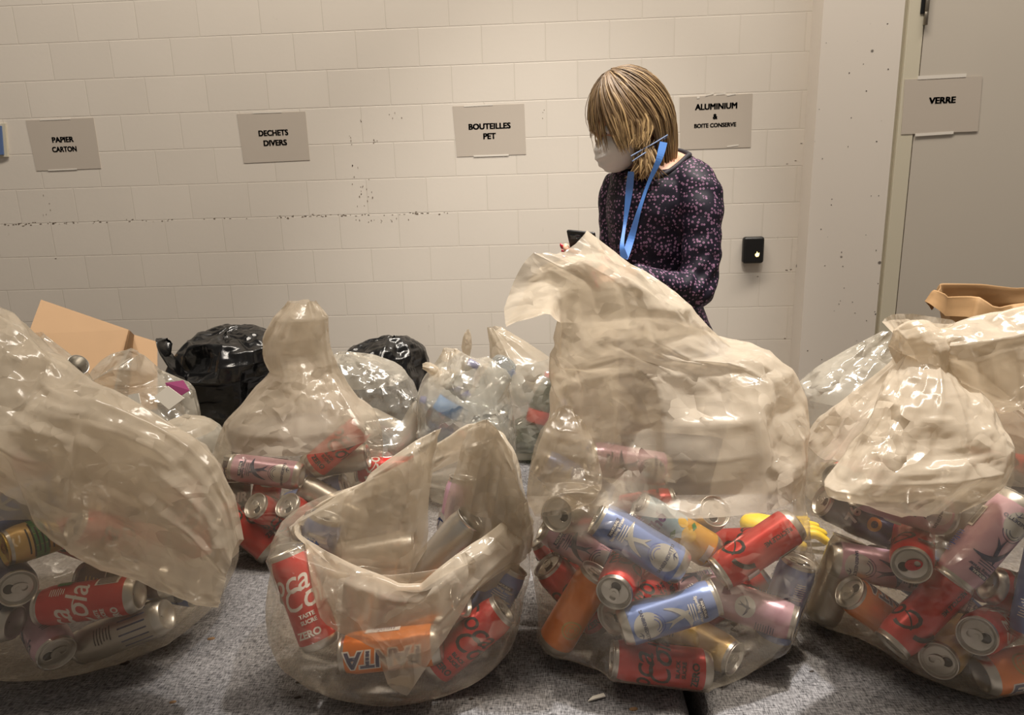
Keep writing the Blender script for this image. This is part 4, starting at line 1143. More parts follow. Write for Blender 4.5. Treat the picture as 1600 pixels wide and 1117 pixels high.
bag('pale tied bag of paper waste in front of the cardboard box', 'bag', [
    zring(0.523, 190, 260, 1.72, 0.04), zring(0.525, 155, 290, 1.72, 0.11), zring(0.60, 132, 306, 1.72, 0.125), zring(0.68, 135, 306, 1.72, 0.12), zring(0.74, 140, 302, 1.72, 0.11), zring(0.78, 150, 280, 1.78, 0.08),
    poly((140, 598, 1.72), (160, 606, 1.68), (190, 604, 1.68), (215, 598, 1.72), (225, 580, 1.78), (190, 570, 1.82), (160, 580, 1.8), (145, 590, 1.76)),
    poly((136, 604, 1.70), (150, 585, 1.66), (180, 570, 1.66), (215, 575, 1.70), (226, 556, 1.76), (200, 548, 1.78), (170, 558, 1.78), (148, 580, 1.74)),
    poly((190, 566, 1.70), (196, 562, 1.70), (205, 560, 1.70), (212, 558, 1.71), (218, 552, 1.73), (212, 548, 1.74), (204, 550, 1.74), (196, 558, 1.73))],
    70, 110, 4.5, mats=('film_white', 'film_white'), ex=(0.06, 0.05), dmax=0.02)
bag('pale translucent bag with a silver cup inside, left of the cardboard box', 'bag', [
    zring(0.523, 60, 120, 1.62, 0.04), zring(0.525, 35, 135, 1.62, 0.12), zring(0.62, 15, 150, 1.62, 0.15), zring(0.72, 14, 148, 1.62, 0.13), zring(0.80, 22, 138, 1.62, 0.10), zring(0.855, 32, 118, 1.62, 0.07), zring(0.89, 40, 92, 1.62, 0.05), zring(0.92, 40, 72, 1.62, 0.03), zring(0.935, 34, 66, 1.62, 0.03)],
    80, 100, 5.5, mats=('film_white', 'film_white'), ex=(0.06, 0.05), dmax=0.022)
bag('large shiny black bag with a knotted ear, behind the upright necked bag', 'bag', [
    zring(0.523, 320, 400, 2.02, 0.050), zring(0.525, 295, 425, 2.02, 0.130), zring(0.60, 282, 436, 2.02, 0.145), zring(0.68, 276, 440, 2.02, 0.145), zring(0.76, 278, 440, 2.02, 0.145), zring(0.82, 290, 430, 2.02, 0.120), zring(0.855, 310, 405, 2.02, 0.080), zring(0.868, 335, 375, 2.02, 0.030), zring(0.87, 350, 360, 2.02, 0.005)],
    120, 170, 7.5, mats=('black_film', 'black_film'), ex=(0.08, 0.08), ex_body=(0.08, 0.08), dmax=0.03, body_d=0.03, rag=1.9, extra=[
        ('knot', [flat((284, 575), (290, 590), 1.9, 0.01), flat((268, 560), (285, 588), 1.88, 0.02), flat((247, 540), (272, 575), 1.87, 0.025), flat((246, 530), (264, 562), 1.88, 0.02), flat((258, 530), (268, 540), 1.89, 0.006)], 36, 44, 'black_film', dict(ex=(0.1, 0.08), dmax=0.012))])
bag('smaller black bag behind the crumpled clear bag, left of the bottle bags', 'bag', [
    zring(0.523, 570, 630, 2.1, 0.05), zring(0.525, 550, 650, 2.1, 0.12), zring(0.60, 538, 662, 2.1, 0.15), zring(0.68, 534, 666, 2.1, 0.15), zring(0.74, 536, 664, 2.1, 0.13), zring(0.785, 552, 655, 2.1, 0.09), zring(0.81, 575, 640, 2.1, 0.05), zring(0.82, 600, 622, 2.1, 0.01)],
    100, 150, 6.5, mats=('black_film', 'black_film'), ex=(0.08, 0.08), ex_body=(0.08, 0.08), dmax=0.03, body_d=0.03, rag=1.9)
bag('crumpled clear bag with silver and red cans behind the open-mouthed bag', 'bag', [
    zring(0.523, 560, 620, 1.72, 0.050), zring(0.525, 530, 650, 1.72, 0.120), zring(0.60, 516, 652, 1.72, 0.135), zring(0.68, 514, 652, 1.72, 0.135), zring(0.74, 514, 650, 1.72, 0.135), zring(0.79, 514, 640, 1.72, 0.100), zring(0.83, 516, 600, 1.72, 0.070), zring(0.855, 520, 560, 1.72, 0.030), zring(0.86, 530, 545, 1.72, 0.010)],
    80, 120, 5.0, colliders(CANS_H), mats=('film_clear', 'film_white'), ex=(0.06, 0.05), dmax=0.022, body_d=0.012)

# ------------------------------------------------------------------ bottles
def bottle_meshes():
    prof = [(0.001, 0.006), (0.012, 0.004), (0.022, 0.0), (0.029, 0.004), (0.032, 0.014), (0.032, 0.05), (0.0305, 0.056), (0.032, 0.062), (0.032, 0.075), (0.0315, 0.078), (0.0315, 0.118), (0.032, 0.121), (0.031, 0.14), (0.026, 0.165), (0.018, 0.185), (0.0135, 0.196), (0.0135, 0.203), (0.016, 0.204), (0.016, 0.206), (0.0125, 0.207), (0.0125, 0.212)]
    out = {}
    for key in ('pet', 'pet_green'):
        vs, fs, mi = lathe(prof, 28); out[key] = mesh_data('bottle_body', vs, fs, [M[key]])
    vs, fs, mi = lathe([(0.001, 0.2235), (0.012, 0.2235), (0.0142, 0.2215), (0.0142, 0.2085), (0.0136, 0.2075)], 24)
    for key in ('cap_red', 'cap_blue'): out[key] = mesh_data('bottle_cap', vs, fs, [M[key]])
    vs, fs, mi = lathe([(0.0319, 0.080), (0.0323, 0.081), (0.0323, 0.115), (0.0319, 0.116)], 28)
    for key in ('pet_label', 'pet_label_red'): out[key] = mesh_data('wrap_label', vs, fs, [M[key]])
    return out
BM = bottle_meshes()
class Bottle:
    def __init__(s, label, px, py, Z, th, ph, body, cap, lab, group):
        s.label, s.body, s.cap, s.lab, s.group = label, body, cap, lab, group
        s.c = atd(px, py, Z); s.c0 = s.c.copy(); s.a = axis_dir(th, ph); s.hl, s.r, s.w = 0.112, 0.0325, 1.0
BOT = []
def bottle(*a): BOT.append(Bottle(*a))
def place_bottle(B):
    root = empty('plastic_bottle', B.label, 'bottle', group=B.group)
    a = B.a; y = np.cross(a, RT) if abs(a @ RT) < 0.9 else np.cross(a, UP); y /= np.linalg.norm(y); x = np.cross(y, a)
    c = B.c - a * 0.112
    m = Matrix.Identity(4)
    for i in range(3): m[i][0], m[i][1], m[i][2], m[i][3] = x[i], y[i], a[i], c[i]
    root.matrix_world = m
    link(bpy.data.objects.new('bottle_body', BM[B.body]), root); link(bpy.data.objects.new('bottle_cap', BM[B.cap]), root)
    if B.lab: link(bpy.data.objects.new('wrap_label', BM[B.lab]), root)
gI = 'empty bottles in the knotted bottle bag'
bottle('clear bottle with blue label low in the knotted bottle bag', 700, 700, 1.62, 60, 0, 'pet', 'cap_blue', 'pet_label', gI)
bottle('clear bottle with red cap pointing down, front of the bottle bag', 785, 725, 1.60, -70, 20, 'pet', 'cap_red', None, gI)
bottle('clear bottle with red cap near the open-mouthed bag rim', 752, 740, 1.58, -120, 20, 'pet', 'cap_red', None, gI)
bottle('clear bottle lying across the top of the bottle bag', 735, 660, 1.70, 170, 0, 'pet', 'cap_blue', None, gI)
bottle('clear bottle with blue cap at the right of the bottle bag', 770, 690, 1.74, 120, 0, 'pet', 'cap_blue', None, gI)
bottle('clear bottle upright at the left of the bottle bag', 690, 675, 1.74, 70, 0, 'pet', 'cap_blue', 'pet_label', gI)
gJ = 'empty bottles in the bag against the middle bag'
bottle('dark green bottle with red label beside the tall middle bag', 822, 740, 1.90, 75, 0, 'pet_green', 'cap_red', 'pet_label_red', gJ)
bottle('clear bottle above the dark green bottle', 828, 665, 1.95, 120, 0, 'pet', 'cap_blue', None, gJ)
bottle('second dark green bottle lying behind the red labelled one', 835, 715, 1.95, 30, 0, 'pet_green', 'cap_blue', None, gJ)
kI_ = {g: keep_in((xat(a, y, .65) + xat(b, y, .65)) / 2, y, (xat(b, y, .65) - xat(a, y, .65)) / 2, ry) for g, a, b, y, ry in ((gI, 650, 808, 1.66, 0.14), (gJ, 762, 900, 1.92, 0.12))}
relax(BOT, floor=SEAT_Z + 0.006, walls=lambda A: kI_[A.group](A))
for B in BOT: place_bottle(B)
kI = at(700, 590, 1.66)
bag('clear bag of empty bottles tied with two knots, behind the open-mouthed bag', 'bag', [
    zring(0.523, 690, 760, 1.62, 0.05), zring(0.525, 660, 790, 1.65, 0.130), zring(0.60, 652, 806, 1.65, 0.130), zring(0.68, 652, 808, 1.65, 0.130), zring(0.74, 652, 798, 1.65, 0.130), zring(0.79, 655, 770, 1.65, 0.110), zring(0.825, 672, 745, 1.66, 0.07), zring(0.85, 690, 722, 1.66, 0.03), zring(0.865, 686, 716, 1.66, 0.022), zring(0.878, 690, 712, 1.66, 0.01)],
    80, 120, 7.0, [(b.c, b.a, b.hl, b.r) for b in BOT if b.group == gI], mats=('film_white', 'film_neck'), ex=(0.07, 0.03), dmax=0.018, body_d=0.014, extra=[
        ('bag_ear', [flat((700, 590), (702, 600), 1.65, 0.008), flat((682, 574), (684, 592), 1.64, 0.012), flat((668, 568), (668, 582), 1.64, 0.012), flat((662, 570), (662, 577), 1.64, 0.006)], 24, 30, 'film_neck', dict(ex=(0.1, 0.08), dmax=0.006)),
        ('bag_ear', [flat((720, 575), (738, 575), 1.66, 0.012), flat((724, 560), (734, 560), 1.66, 0.008), flat((722, 540), (737, 540), 1.66, 0.012), flat((725, 522), (736, 522), 1.66, 0.008), flat((729, 516), (733, 516), 1.66, 0.003)], 30, 30, 'film_neck', dict(ex=(0.06, 0.04), dmax=0.005)),
        ('knot', [flat((672, 596), (676, 600), 1.64, 0.008), flat((686, 582), (690, 606), 1.63, 0.02), flat((702, 580), (704, 606), 1.63, 0.02), flat((716, 585), (718, 600), 1.64, 0.012)], 24, 30, 'film_neck', dict(ex=(0.12, 0.1), dmax=0.006))])
bag('clear bottle bag with a twisted knot leaning on the tall middle bag', 'bag', [
    zring(0.523, 790, 850, 1.92, 0.050), zring(0.525, 770, 890, 1.92, 0.120), zring(0.60, 758, 905, 1.92, 0.120), zring(0.68, 758, 905, 1.92, 0.120), zring(0.74, 762, 892, 1.92, 0.120), zring(0.785, 766, 862, 1.92, 0.080), zring(0.825, 768, 828, 1.92, 0.050), zring(0.855, 766, 796, 1.92, 0.025), zring(0.875, 764, 784, 1.92, 0.015)],
    70, 100, 5.0, [(b.c, b.a, b.hl, b.r) for b in BOT if b.group == gJ], mats=('film_white', 'film_neck'), ex=(0.07, 0.03), dmax=0.018, body_d=0.012, extra=[
        ('knot', [flat((756, 600), (764, 604), 1.74, 0.006), flat((758, 572), (776, 604), 1.73, 0.02), flat((772, 574), (786, 606), 1.73, 0.02), flat((790, 586), (796, 600), 1.74, 0.008)], 24, 34, 'film_neck', dict(ex=(0.14, 0.1), dmax=0.008))])
bag('pale translucent bag of flat waste at the foot of the pillar', 'bag', [
    zring(0.523, 1290, 1370, 1.56, 0.05), zring(0.525, 1262, 1420, 1.56, 0.13), zring(0.60, 1242, 1440, 1.57, 0.16), zring(0.68, 1240, 1446, 1.58, 0.15), zring(0.75, 1242, 1440, 1.60, 0.12), zring(0.80, 1262, 1436, 1.60, 0.08), zring(0.845, 1305, 1430, 1.60, 0.05), zring(0.88, 1345, 1425, 1.60, 0.03), zring(0.91, 1372, 1420, 1.60, 0.015)],
    80, 120, 4.2, mats=('film_clear', 'film_white'), ex=(0.06, 0.04), dmax=0.02, body_d=0.016)

# waste seen through those bags
def sheet(name, label, cat, pts, mat, th=0.003):
    P = [at(*p) for p in pts]; c = sum(P) / len(P)
    n = np.cross(P[1] - P[0], P[-1] - P[0]); n /= np.linalg.norm(n)
    if n @ FW > 0: n = -n
    k = len(P); vs = [p - c for p in P] + [p - c - n * th for p in P]
    fs = [tuple(range(k)), tuple(reversed(range(k, 2 * k)))] + [(i, i + k, (i + 1) % k + k, (i + 1) % k) for i in range(k)]
    o = mesh_obj(name, vs, fs, M[mat], smooth=False); o.location = c
    me = o.data; bm = bmesh.new(); bm.from_mesh(me); bmesh.ops.recalc_face_normals(bm, faces=bm.faces[:]); bm.to_mesh(me); bm.free()
    tag(o, label, cat); return o
sheet('folded_paper', 'cream folded paper inside the pale tied bag', 'paper', [(262, 603, 1.67), (288, 622, 1.66), (264, 640, 1.65), (240, 620, 1.66)], 'white_paper')
sheet('folded_paper', 'magenta card behind the cream paper in the pale tied bag', 'paper', [(258, 598, 1.70), (286, 594, 1.71), (296, 610, 1.70), (270, 626, 1.69)], 'magenta_paper')
sheet('folded_paper', 'white paper strip low in the pale tied bag', 'paper', [(200, 617, 1.66), (216, 614, 1.66), (222, 640, 1.65), (206, 642, 1.65)], 'white_paper')
sheet('paper_scrap', 'small torn white paper scrap on the bench near the lower frame edge', 'paper', [(918, 1116, 0.885), (926, 1108, 0.895), (943, 1103, 0.90), (946, 1108, 0.895), (930, 1112, 0.888)], 'white_paper', 0.0015).location.z = SEAT_Z + 0.004
def cup(label, px, py, Y, th, k):
    vs, fs, mi = lathe([(0.001, 0.001), (0.024, 0.0), (0.026, 0.002), (0.034, 0.085), (0.036, 0.087), (0.034, 0.088), (0.032, 0.084), (0.0245, 0.004), (0.001, 0.004)], 32)
    o = mesh_obj('metal_cup', np.array(vs) * k - np.array([0, 0, 0.04 * k]), fs, M['alu'])
    o.location = at(px, py, Y); o.rotation_euler = (math.radians(20), math.radians(th), 0)
    return tag(o, label, 'cup')
cup('shiny silver cup tilted inside the pale bag left of the cardboard box', 112, 578, 1.62, 60, 0.72)

# ------------------------------------------------------------------ cardboard box, paper bag, gloves, crumbs
def board(name, pts, mat, parent, org, th=0.005):
    P = [at(*p) for p in pts]
    n = np.cross(P[1] - P[0], P[-1] - P[0]); n /= np.linalg.norm(n)
    if n @ FW > 0: n = -n
    k = len(P); vs = [p - org for p in P] + [p - org - n * th for p in P]
    fs = [tuple(range(k)), tuple(reversed(range(k, 2 * k)))] + [(i, i + k, (i + 1) % k + k, (i + 1) % k) for i in range(k)]
    o = mesh_obj(name, vs, fs, M[mat], parent, smooth=False)
    bm = bmesh.new(); bm.from_mesh(o.data); bmesh.ops.recalc_face_normals(bm, faces=bm.faces[:]); bm.to_mesh(o.data); bm.free()
    return o
org = np.array([*at(150, 600, 2.05)[:2], SEAT_Z])
bx = empty('cardboard_box', 'flattened brown cardboard box leaning at the left against the block wall', 'box', tuple(org))
board('box_panel', [(64, 468, 2.08), (201, 515, 2.10), (189, 562, 2.00), (170, 640, 1.94), (20, 620, 1.92), (44, 522, 2.0)], 'card', bx, org)
board('box_panel', [(200, 516, 2.10), (207, 523, 2.16), (196, 640, 2.02), (176, 640, 1.95)], 'card_in', bx, org)
board('box_flap', [(207, 522, 2.16), (246, 534, 2.20), (246, 640, 2.05), (196, 640, 2.02)], 'card', bx, org)
zk = lambda py: float(at(1560, py, 1.57)[2])
kb = []
for px0, px1, z, ry in ((1520, 1690, 0.523, 0.10), (1516, 1695, 0.60, 0.11), (1512, 1700, 0.72, 0.11), (1508, 1705, 0.85, 0.11), (1506, 1708, zk(540), 0.11), (1502, 1712, zk(495), 0.115), (1498, 1714, zk(464), 0.12)):
    kb.append(zring(z, px0, px1, 1.57, ry, sq=0.5))
kb[-1][:, 2] += 0.012 * np.sin(np.arange(16) * 2.1); kb[-2][:, 2] += 0.008 * np.sin(np.arange(16) * 1.3)
r = zring(zk(467), 1484, 1722, 1.565, 0.14, sq=0.6); r[:, 2] += 0.012 * np.sin(np.arange(16) * 1.7); kb.append(r)
r = zring(zk(490), 1482, 1724, 1.565, 0.145, sq=0.6); r[:, 2] += 0.014 * np.sin(np.arange(16) * 2.6); kb.append(r)
V, nb = make_film([kb[0] * 1.0] + kb[1:], 80, 140, None, (), ex=(0.09, 0.08), dmax=0.03)
o = grid_mesh('paper_bag', V, M['kraft'], None); tag(o, 'open brown kraft paper bag with crumpled rim at the right edge', 'bag')

def skin_mesh(name, chains, mat, parent, sub=2, root=0):
    """chains: list of lists of (point, radius); first point of a later chain may repeat an earlier point"""
    vs, rs, es, idx = [], [], [], {}
    for ch in chains:
        prev = None
        for p, r in ch:
            key = tuple(np.round(p, 5))
            if key not in idx: idx[key] = len(vs); vs.append(p); rs.append(r)
            k = idx[key]
            if prev is not None and prev != k: es.append((prev, k))
            prev = k
    me = bpy.data.meshes.new(name); me.from_pydata([tuple(map(float, v)) for v in vs], es, []); me.update()
    o = bpy.data.objects.new(name, me); COL.objects.link(o)
    sk = o.modifiers.new('skin', 'SKIN'); sk.use_smooth_shade = True
    for i, r in enumerate(rs):
        d = me.skin_vertices[0].data[i]; d.radius = (r, r) if np.ndim(r) == 0 else r
        d.use_root = (i == root)
    sb = o.modifiers.new('sub', 'SUBSURF'); sb.levels = sub; sb.render_levels = sub
    dg = bpy.context.evaluated_depsgraph_get(); dg.update()
    m2 = bpy.data.meshes.new_from_object(o.evaluated_get(dg))
    bpy.data.objects.remove(o); bpy.data.meshes.remove(me)
    m2.name = name; m2.materials.clear(); m2.materials.append(mat)
    m2.polygons.foreach_set('use_smooth', np.ones(len(m2.polygons), dtype=bool))
    return link(bpy.data.objects.new(name, m2), parent)
# yellow glove lying past the middle bag
g0 = atz(1238, 835, SEAT_Z + 0.022)
gl = []
wr = g0 + np.array([-0.10, 0.05, 0.006])
gl.append([(wr, 0.030), (g0 + np.array([-0.05, 0.03, 0.004]), 0.030), (g0 + np.array([-0.01, 0.01, 0]), 0.028)])
for k, (dx, dy, L) in enumerate(((0.028, -0.022, 0.05), (0.034, 0.0, 0.058), (0.036, 0.022, 0.055), (0.03, 0.042, 0.045))):
    b0 = g0 + np.array([0.0, -0.014 + 0.014 * k, 0.004])
    gl.append([(g0 + np.array([-0.01, 0.01, 0]), 0.028), (b0 + np.array([0.012, dy * 0.3, 0.006]), 0.0115), (b0 + np.array([0.012 + L * 0.5, dy * 0.6, 0.012 - 0.004 * k]), 0.0105), (b0 + np.array([0.012 + L, dy, -0.006]), 0.009)])
gl.append([(g0 + np.array([-0.05, 0.03, 0.004]), 0.030), (g0 + np.array([-0.02, -0.03, 0.0]), 0.012), (g0 + np.array([0.015, -0.048, -0.004]), 0.010)])
o = skin_mesh('rubber_glove', gl, M['yellow_rubber'], None); tag(o, 'yellow rubber glove lying on the bench between the middle and knotted bags', 'glove')
for (px, py, s, mt, lb) in ((195, 1036, 0.006, 'crumb', 'dark brown seed shell on the bench below the left bag'), (330, 998, 0.005, 'leaf_crumb', 'tan crumb on the bench right of the left bag'), (467, 1066, 0.004, 'crumb', 'black fleck on the bench left of the open-mouthed bag'), (465, 1090, 0.004, 'crumb', 'black fleck nearest the lower frame edge, left of the orange can'), (736, 1092, 0.003, 'crumb', 'black fleck on the bench right of the open-mouthed bag'), (990, 1108, 0.005, 'leaf_crumb', 'tan crumb beside the white paper scrap'), (1268, 1049, 0.003, 'crumb', 'black fleck on the bench between the middle and knotted bags'), (270, 1097, 0.004, 'leaf_crumb', 'tan crumb at the lower frame edge, far left')):
    p = atz(px, py, SEAT_Z); bm = bmesh.new(); bmesh.ops.create_icosphere(bm, subdivisions=2, radius=s)
    for v in bm.verts: v.co = Vector((v.co.x * 1.3 + 0.3 * v.co.y, v.co.y * 0.8, abs(v.co.z) * 0.5 + 0.0003 * math.sin(v.co.x * 900)))
    o = bm_obj('crumb', bm, M[mt], None, True); o.location = (p[0], p[1], SEAT_Z); tag(o, lb, 'crumb')
# ------------------------------------------------------------------ the woman
from mathutils.bvhtree import BVHTree
def hair_material():
    m, nt, n, l, b = newmat('blond_brown_hair')
    g = n.new('ShaderNodeNewGeometry'); r = n.new('ShaderNodeValToRGB')
    at_ = n.new('ShaderNodeAttribute'); at_.attribute_name = 'along'
    e = r.color_ramp.elements
    e[0].position = 0.0; e[0].color = srgb(72, 56, 40); e[1].position = 1.0; e[1].color = srgb(206, 174, 124)
    k = e.new(0.5); k.color = srgb(118, 94, 66)
    mm = n.new('ShaderNodeMath'); mm.operation = 'MULTIPLY_ADD'; mm.inputs[1].default_value = 0.55
    l.new(g.outputs['Random Per Island'], mm.inputs[0])
    sc = n.new('ShaderNodeMath'); sc.operation = 'MULTIPLY'; sc.inputs[1].default_value = 0.5
    l.new(at_.outputs['Fac'], sc.inputs[0]); l.new(sc.outputs[0], mm.inputs[2])
    l.new(mm.outputs[0], r.inputs[0]); l.new(r.outputs[0], b.inputs['Base Color'])
    b.inputs['Roughness'].default_value = 0.42; b.inputs['Specular IOR Level'].default_value = 0.4
    return m
def blouse_material():
    m, nt, n, l, b = newmat('navy_blouse_with_pink_rings')
    tc = n.new('ShaderNodeTexCoord')
    v = n.new('ShaderNodeTexVoronoi'); v.inputs['Scale'].default_value = 118; v.inputs['Randomness'].default_value = 0.75
    l.new(tc.outputs['Object'], v.inputs['Vector'])
    r = n.new('ShaderNodeValToRGB'); e = r.color_ramp.elements; r.color_ramp.interpolation = 'LINEAR'
    e[0].position = 0.0; e[0].color = (0.15, 0.15, 0.15, 1); e[1].position = 0.38; e[1].color = (0, 0, 0, 1)
    for p, c in ((0.14, 0.2), (0.22, 1.0), (0.30, 0.8)):
        k = e.new(p); k.color = (c, c, c, 1)
    l.new(v.outputs['Distance'], r.inputs[0])
    mr = n.new('ShaderNodeMapRange'); mr.inputs['From Min'].default_value = 0.02; mr.inputs['From Max'].default_value = 0.4
    l.new(v.outputs['Color'], mr.inputs['Value'])
    mu = n.new('ShaderNodeMath'); mu.operation = 'MULTIPLY'
    l.new(r.outputs[0], mu.inputs[0]); l.new(mr.outputs[0], mu.inputs[1])
    mx = n.new('ShaderNodeMix'); mx.data_type = 'RGBA'
    mx.inputs[6].default_value = srgb(19, 15, 30); mx.inputs[7].default_value = srgb(156, 116, 146)
    l.new(mu.outputs[0], mx.inputs[0]); l.new(mx.outputs[2], b.inputs['Base Color'])
    b.inputs['Roughness'].default_value = 0.6; b.inputs['Specular IOR Level'].default_value = 0.25
    return m
def skin_material():
    m, nt, n, l, b = newmat('skin')
    b.inputs['Base Color'].default_value = srgb(222, 170, 144); b.inputs['Roughness'].default_value = 0.5
    b.inputs['Subsurface Weight'].default_value = 0.1; b.inputs['Subsurface Radius'].default_value = (0.01, 0.004, 0.002)
    return m
M['hair'] = hair_material(); M['blouse'] = blouse_material(); M['skin'] = skin_material()
M['jeans'] = plain('blue_denim', srgb(78, 100, 140), 0.85, noise=0.2, nscale=90)
M['mask'] = plain('white_mask', srgb(236, 232, 226), 0.7, bump=0.15, nscale=40)
M['strap'] = plain('mask_strap', srgb(132, 152, 190), 0.6)
M['lanyard'] = plain('blue_lanyard', srgb(84, 138, 218), 0.5)
M['trim_cloth'] = plain('dark_neckline', srgb(32, 28, 38), 0.7)
M['nail'] = plain('red_nail_varnish', srgb(196, 40, 62), 0.2, coat=0.5)
M['eye_white'] = plain('eye_white', srgb(235, 230, 224), 0.2); M['iris'] = plain('iris', srgb(60, 70, 80), 0.2)
M['shoe'] = plain('dark_shoe', srgb(40, 38, 42), 0.6)
M['phone'] = plain('phone_glass', srgb(22, 26, 34), 0.18, coat=0.5)

WY = 1.90
WX = xat(1035, WY, 1.0)
person = empty('person', 'woman with blond bob, white mask and dark patterned blouse looking down at a phone', 'person', (WX, WY, 0))
PO = np.array([WX, WY, 0.0])
def remeshed(name, parts, voxel, mat, parent, smooth_it=6, fn=None):
    """join meshes (verts, faces) into one skin"""
    vs, fs = [], []
    for V, Fc in parts:
        n = len(vs); vs += [tuple(map(float, v)) for v in V]; fs += [tuple(i + n for i in f) for f in Fc]
    me = bpy.data.meshes.new(name); me.from_pydata(vs, [], fs); me.update()
    bm = bmesh.new(); bm.from_mesh(me); bmesh.ops.recalc_face_normals(bm, faces=bm.faces[:]); bm.to_mesh(me); bm.free()
    o = bpy.data.objects.new(name, me); COL.objects.link(o)
    r = o.modifiers.new('r', 'REMESH'); r.mode = 'VOXEL'; r.voxel_size = voxel
    s = o.modifiers.new('s', 'SMOOTH'); s.iterations = smooth_it; s.factor = 0.5
    dg = bpy.context.evaluated_depsgraph_get(); dg.update()
    m2 = bpy.data.meshes.new_from_object(o.evaluated_get(dg))
    bpy.data.objects.remove(o); bpy.data.meshes.remove(me)
    m2.name = name; m2.materials.clear(); m2.materials.append(mat)
    m2.polygons.foreach_set('use_smooth', np.ones(len(m2.polygons), dtype=bool))
    if fn: fn(m2)
    return link(bpy.data.objects.new(name, m2), parent)
def tube(points, radii, k=16, n=None, cap=True):
    P = np.array(points, float); R = np.array(radii, float)
    if n:
        t = np.linspace(0, len(P) - 1, n); i = np.minimum(t.astype(int), len(P) - 2); f = (t - i)[:, None]
        p0, p1, p2, p3 = P[np.maximum(i - 1, 0)], P[i], P[i + 1], P[np.minimum(i + 2, len(P) - 1)]
        P2 = 0.5 * (2 * p1 + (p2 - p0) * f + (2 * p0 - 5 * p1 + 4 * p2 - p3) * f ** 2 + (3 * p1 - p0 - 3 * p2 + p3) * f ** 3)
        R = R[i] * (1 - f[:, 0]) + R[i + 1] * f[:, 0]; P = P2
    T = np.gradient(P, axis=0); T /= np.linalg.norm(T, axis=1, keepdims=True) + 1e-12
    u = np.cross(T[0], [0.31, 0.2, 0.93]); u /= np.linalg.norm(u); V, Fc = [], []
    for i in range(len(P)):
        u = u - T[i] * (u @ T[i]); u /= np.linalg.norm(u); w = np.cross(T[i], u)
        for j in range(k):
            a = 2 * math.pi * j / k; V.append(P[i] + R[i] * (u * math.cos(a) + w * math.sin(a)))
    for i in range(len(P) - 1):
        for j in range(k): Fc.append((i * k + j, i * k + (j + 1) % k, (i + 1) * k + (j + 1) % k, (i + 1) * k + j))
    if cap:
        for e, s in ((0, -1), (len(P) - 1, 1)):
            c = len(V); V.append(P[e] + T[e] * s * R[e] * 0.7)
            for j in range(k):
                f = (e * k + j, e * k + (j + 1) % k, c); Fc.append(f if s > 0 else f[::-1])
    return V, Fc
def ring_loft(rings, n=28, nv=40):
    R, _ = loft(rings, nv, n); V = [p for r in R for p in r]; Fc = []
    for i in range(nv - 1):
        for j in range(n): Fc.append((i * n + j, i * n + (j + 1) % n, (i + 1) * n + (j + 1) % n, (i + 1) * n + j))
    Fc.append(tuple(reversed(range(n)))); Fc.append(tuple((nv - 1) * n + j for j in range(n)))
    return V, Fc
L_ = lambda V: [np.asarray(v) - PO for v in V]
# head frame
HF = np.array([-0.86, -0.26, -0.44]); HF /= np.linalg.norm(HF)
HU = np.array([0, 0, 1.0]) - HF * HF[2]; HU /= np.linalg.norm(HU)
HS = np.cross(HU, HF)
HC = at(985, 187, 1.89)
HP = lambda f, u, s: HC + HF * f + HU * u + HS * s
def head_parts():
    nu_, nv_ = 48, 32; V, Fc = [], []
    for i in range(nv_ + 1):
        th = math.pi * i / nv_
        for j in range(nu_):
            ph = 2 * math.pi * j / nu_
            u = math.cos(th); f = math.sin(th) * math.cos(ph); s = math.sin(th) * math.sin(ph)
            F_, U_, S_ = 0.092 * f, 0.116 * u, 0.074 * s
            if u < 0:
                k = (-u) ** 1.4; S_ *= 1 - 0.42 * k; F_ = F_ * (1 - 0.25 * k) + 0.030 * k
            g = lambda df, du, ds, w: math.exp(-((U_ - du) ** 2 + (S_ - ds) ** 2) / w ** 2) if f > 0 else 0
            F_ += 0.024 * g(0, -0.022, 0, 0.013) + 0.010 * g(0, 0.004, 0, 0.010)              # nose
            F_ -= 0.009 * (g(0, 0.010, 0.031, 0.014) + g(0, 0.010, -0.031, 0.014))             # eye sockets
            F_ += 0.004 * (g(0, 0.030, 0.028, 0.014) + g(0, 0.030, -0.028, 0.014))             # brow
            F_ += 0.006 * g(0, -0.056, 0, 0.012) + 0.007 * g(0, -0.088, 0, 0.016)              # lips, chin
            V.append(HP(F_, U_, S_))
    for i in range(nv_):
        for j in range(nu_):
            Fc.append((i * nu_ + j, (i + 1) * nu_ + j, (i + 1) * nu_ + (j + 1) % nu_, i * nu_ + (j + 1) % nu_))
    parts = [(L_(V), Fc)]
    for s in (-1, 1):
        parts.append(tuple_(tube([HP(-0.004, -0.030, 0.074 * s), HP(-0.012, -0.012, 0.076 * s), HP(-0.014, 0.004, 0.076 * s), HP(-0.002, 0.008, 0.073 * s)], [0.005, 0.006, 0.006, 0.004], 10, 10)))
    return parts
def tuple_(t): return (L_(t[0]), t[1])
neck_top = HP(-0.02, -0.075, 0); neck_mid = at(1020, 252, 1.905); neck_low = at(1030, 285, 1.90)
elbL = at(1084, 452, 1.745); wrL = at(985, 430, 1.64)
elbR = at(956, 432, 1.90); wrR = at(921, 424, 1.735)
parts = head_parts()
parts.append(tuple_(tube([neck_top, neck_mid, neck_low], [0.054, 0.052, 0.075], 20, 12)))
zp = lambda py: float(at(1035, py, WY)[2])
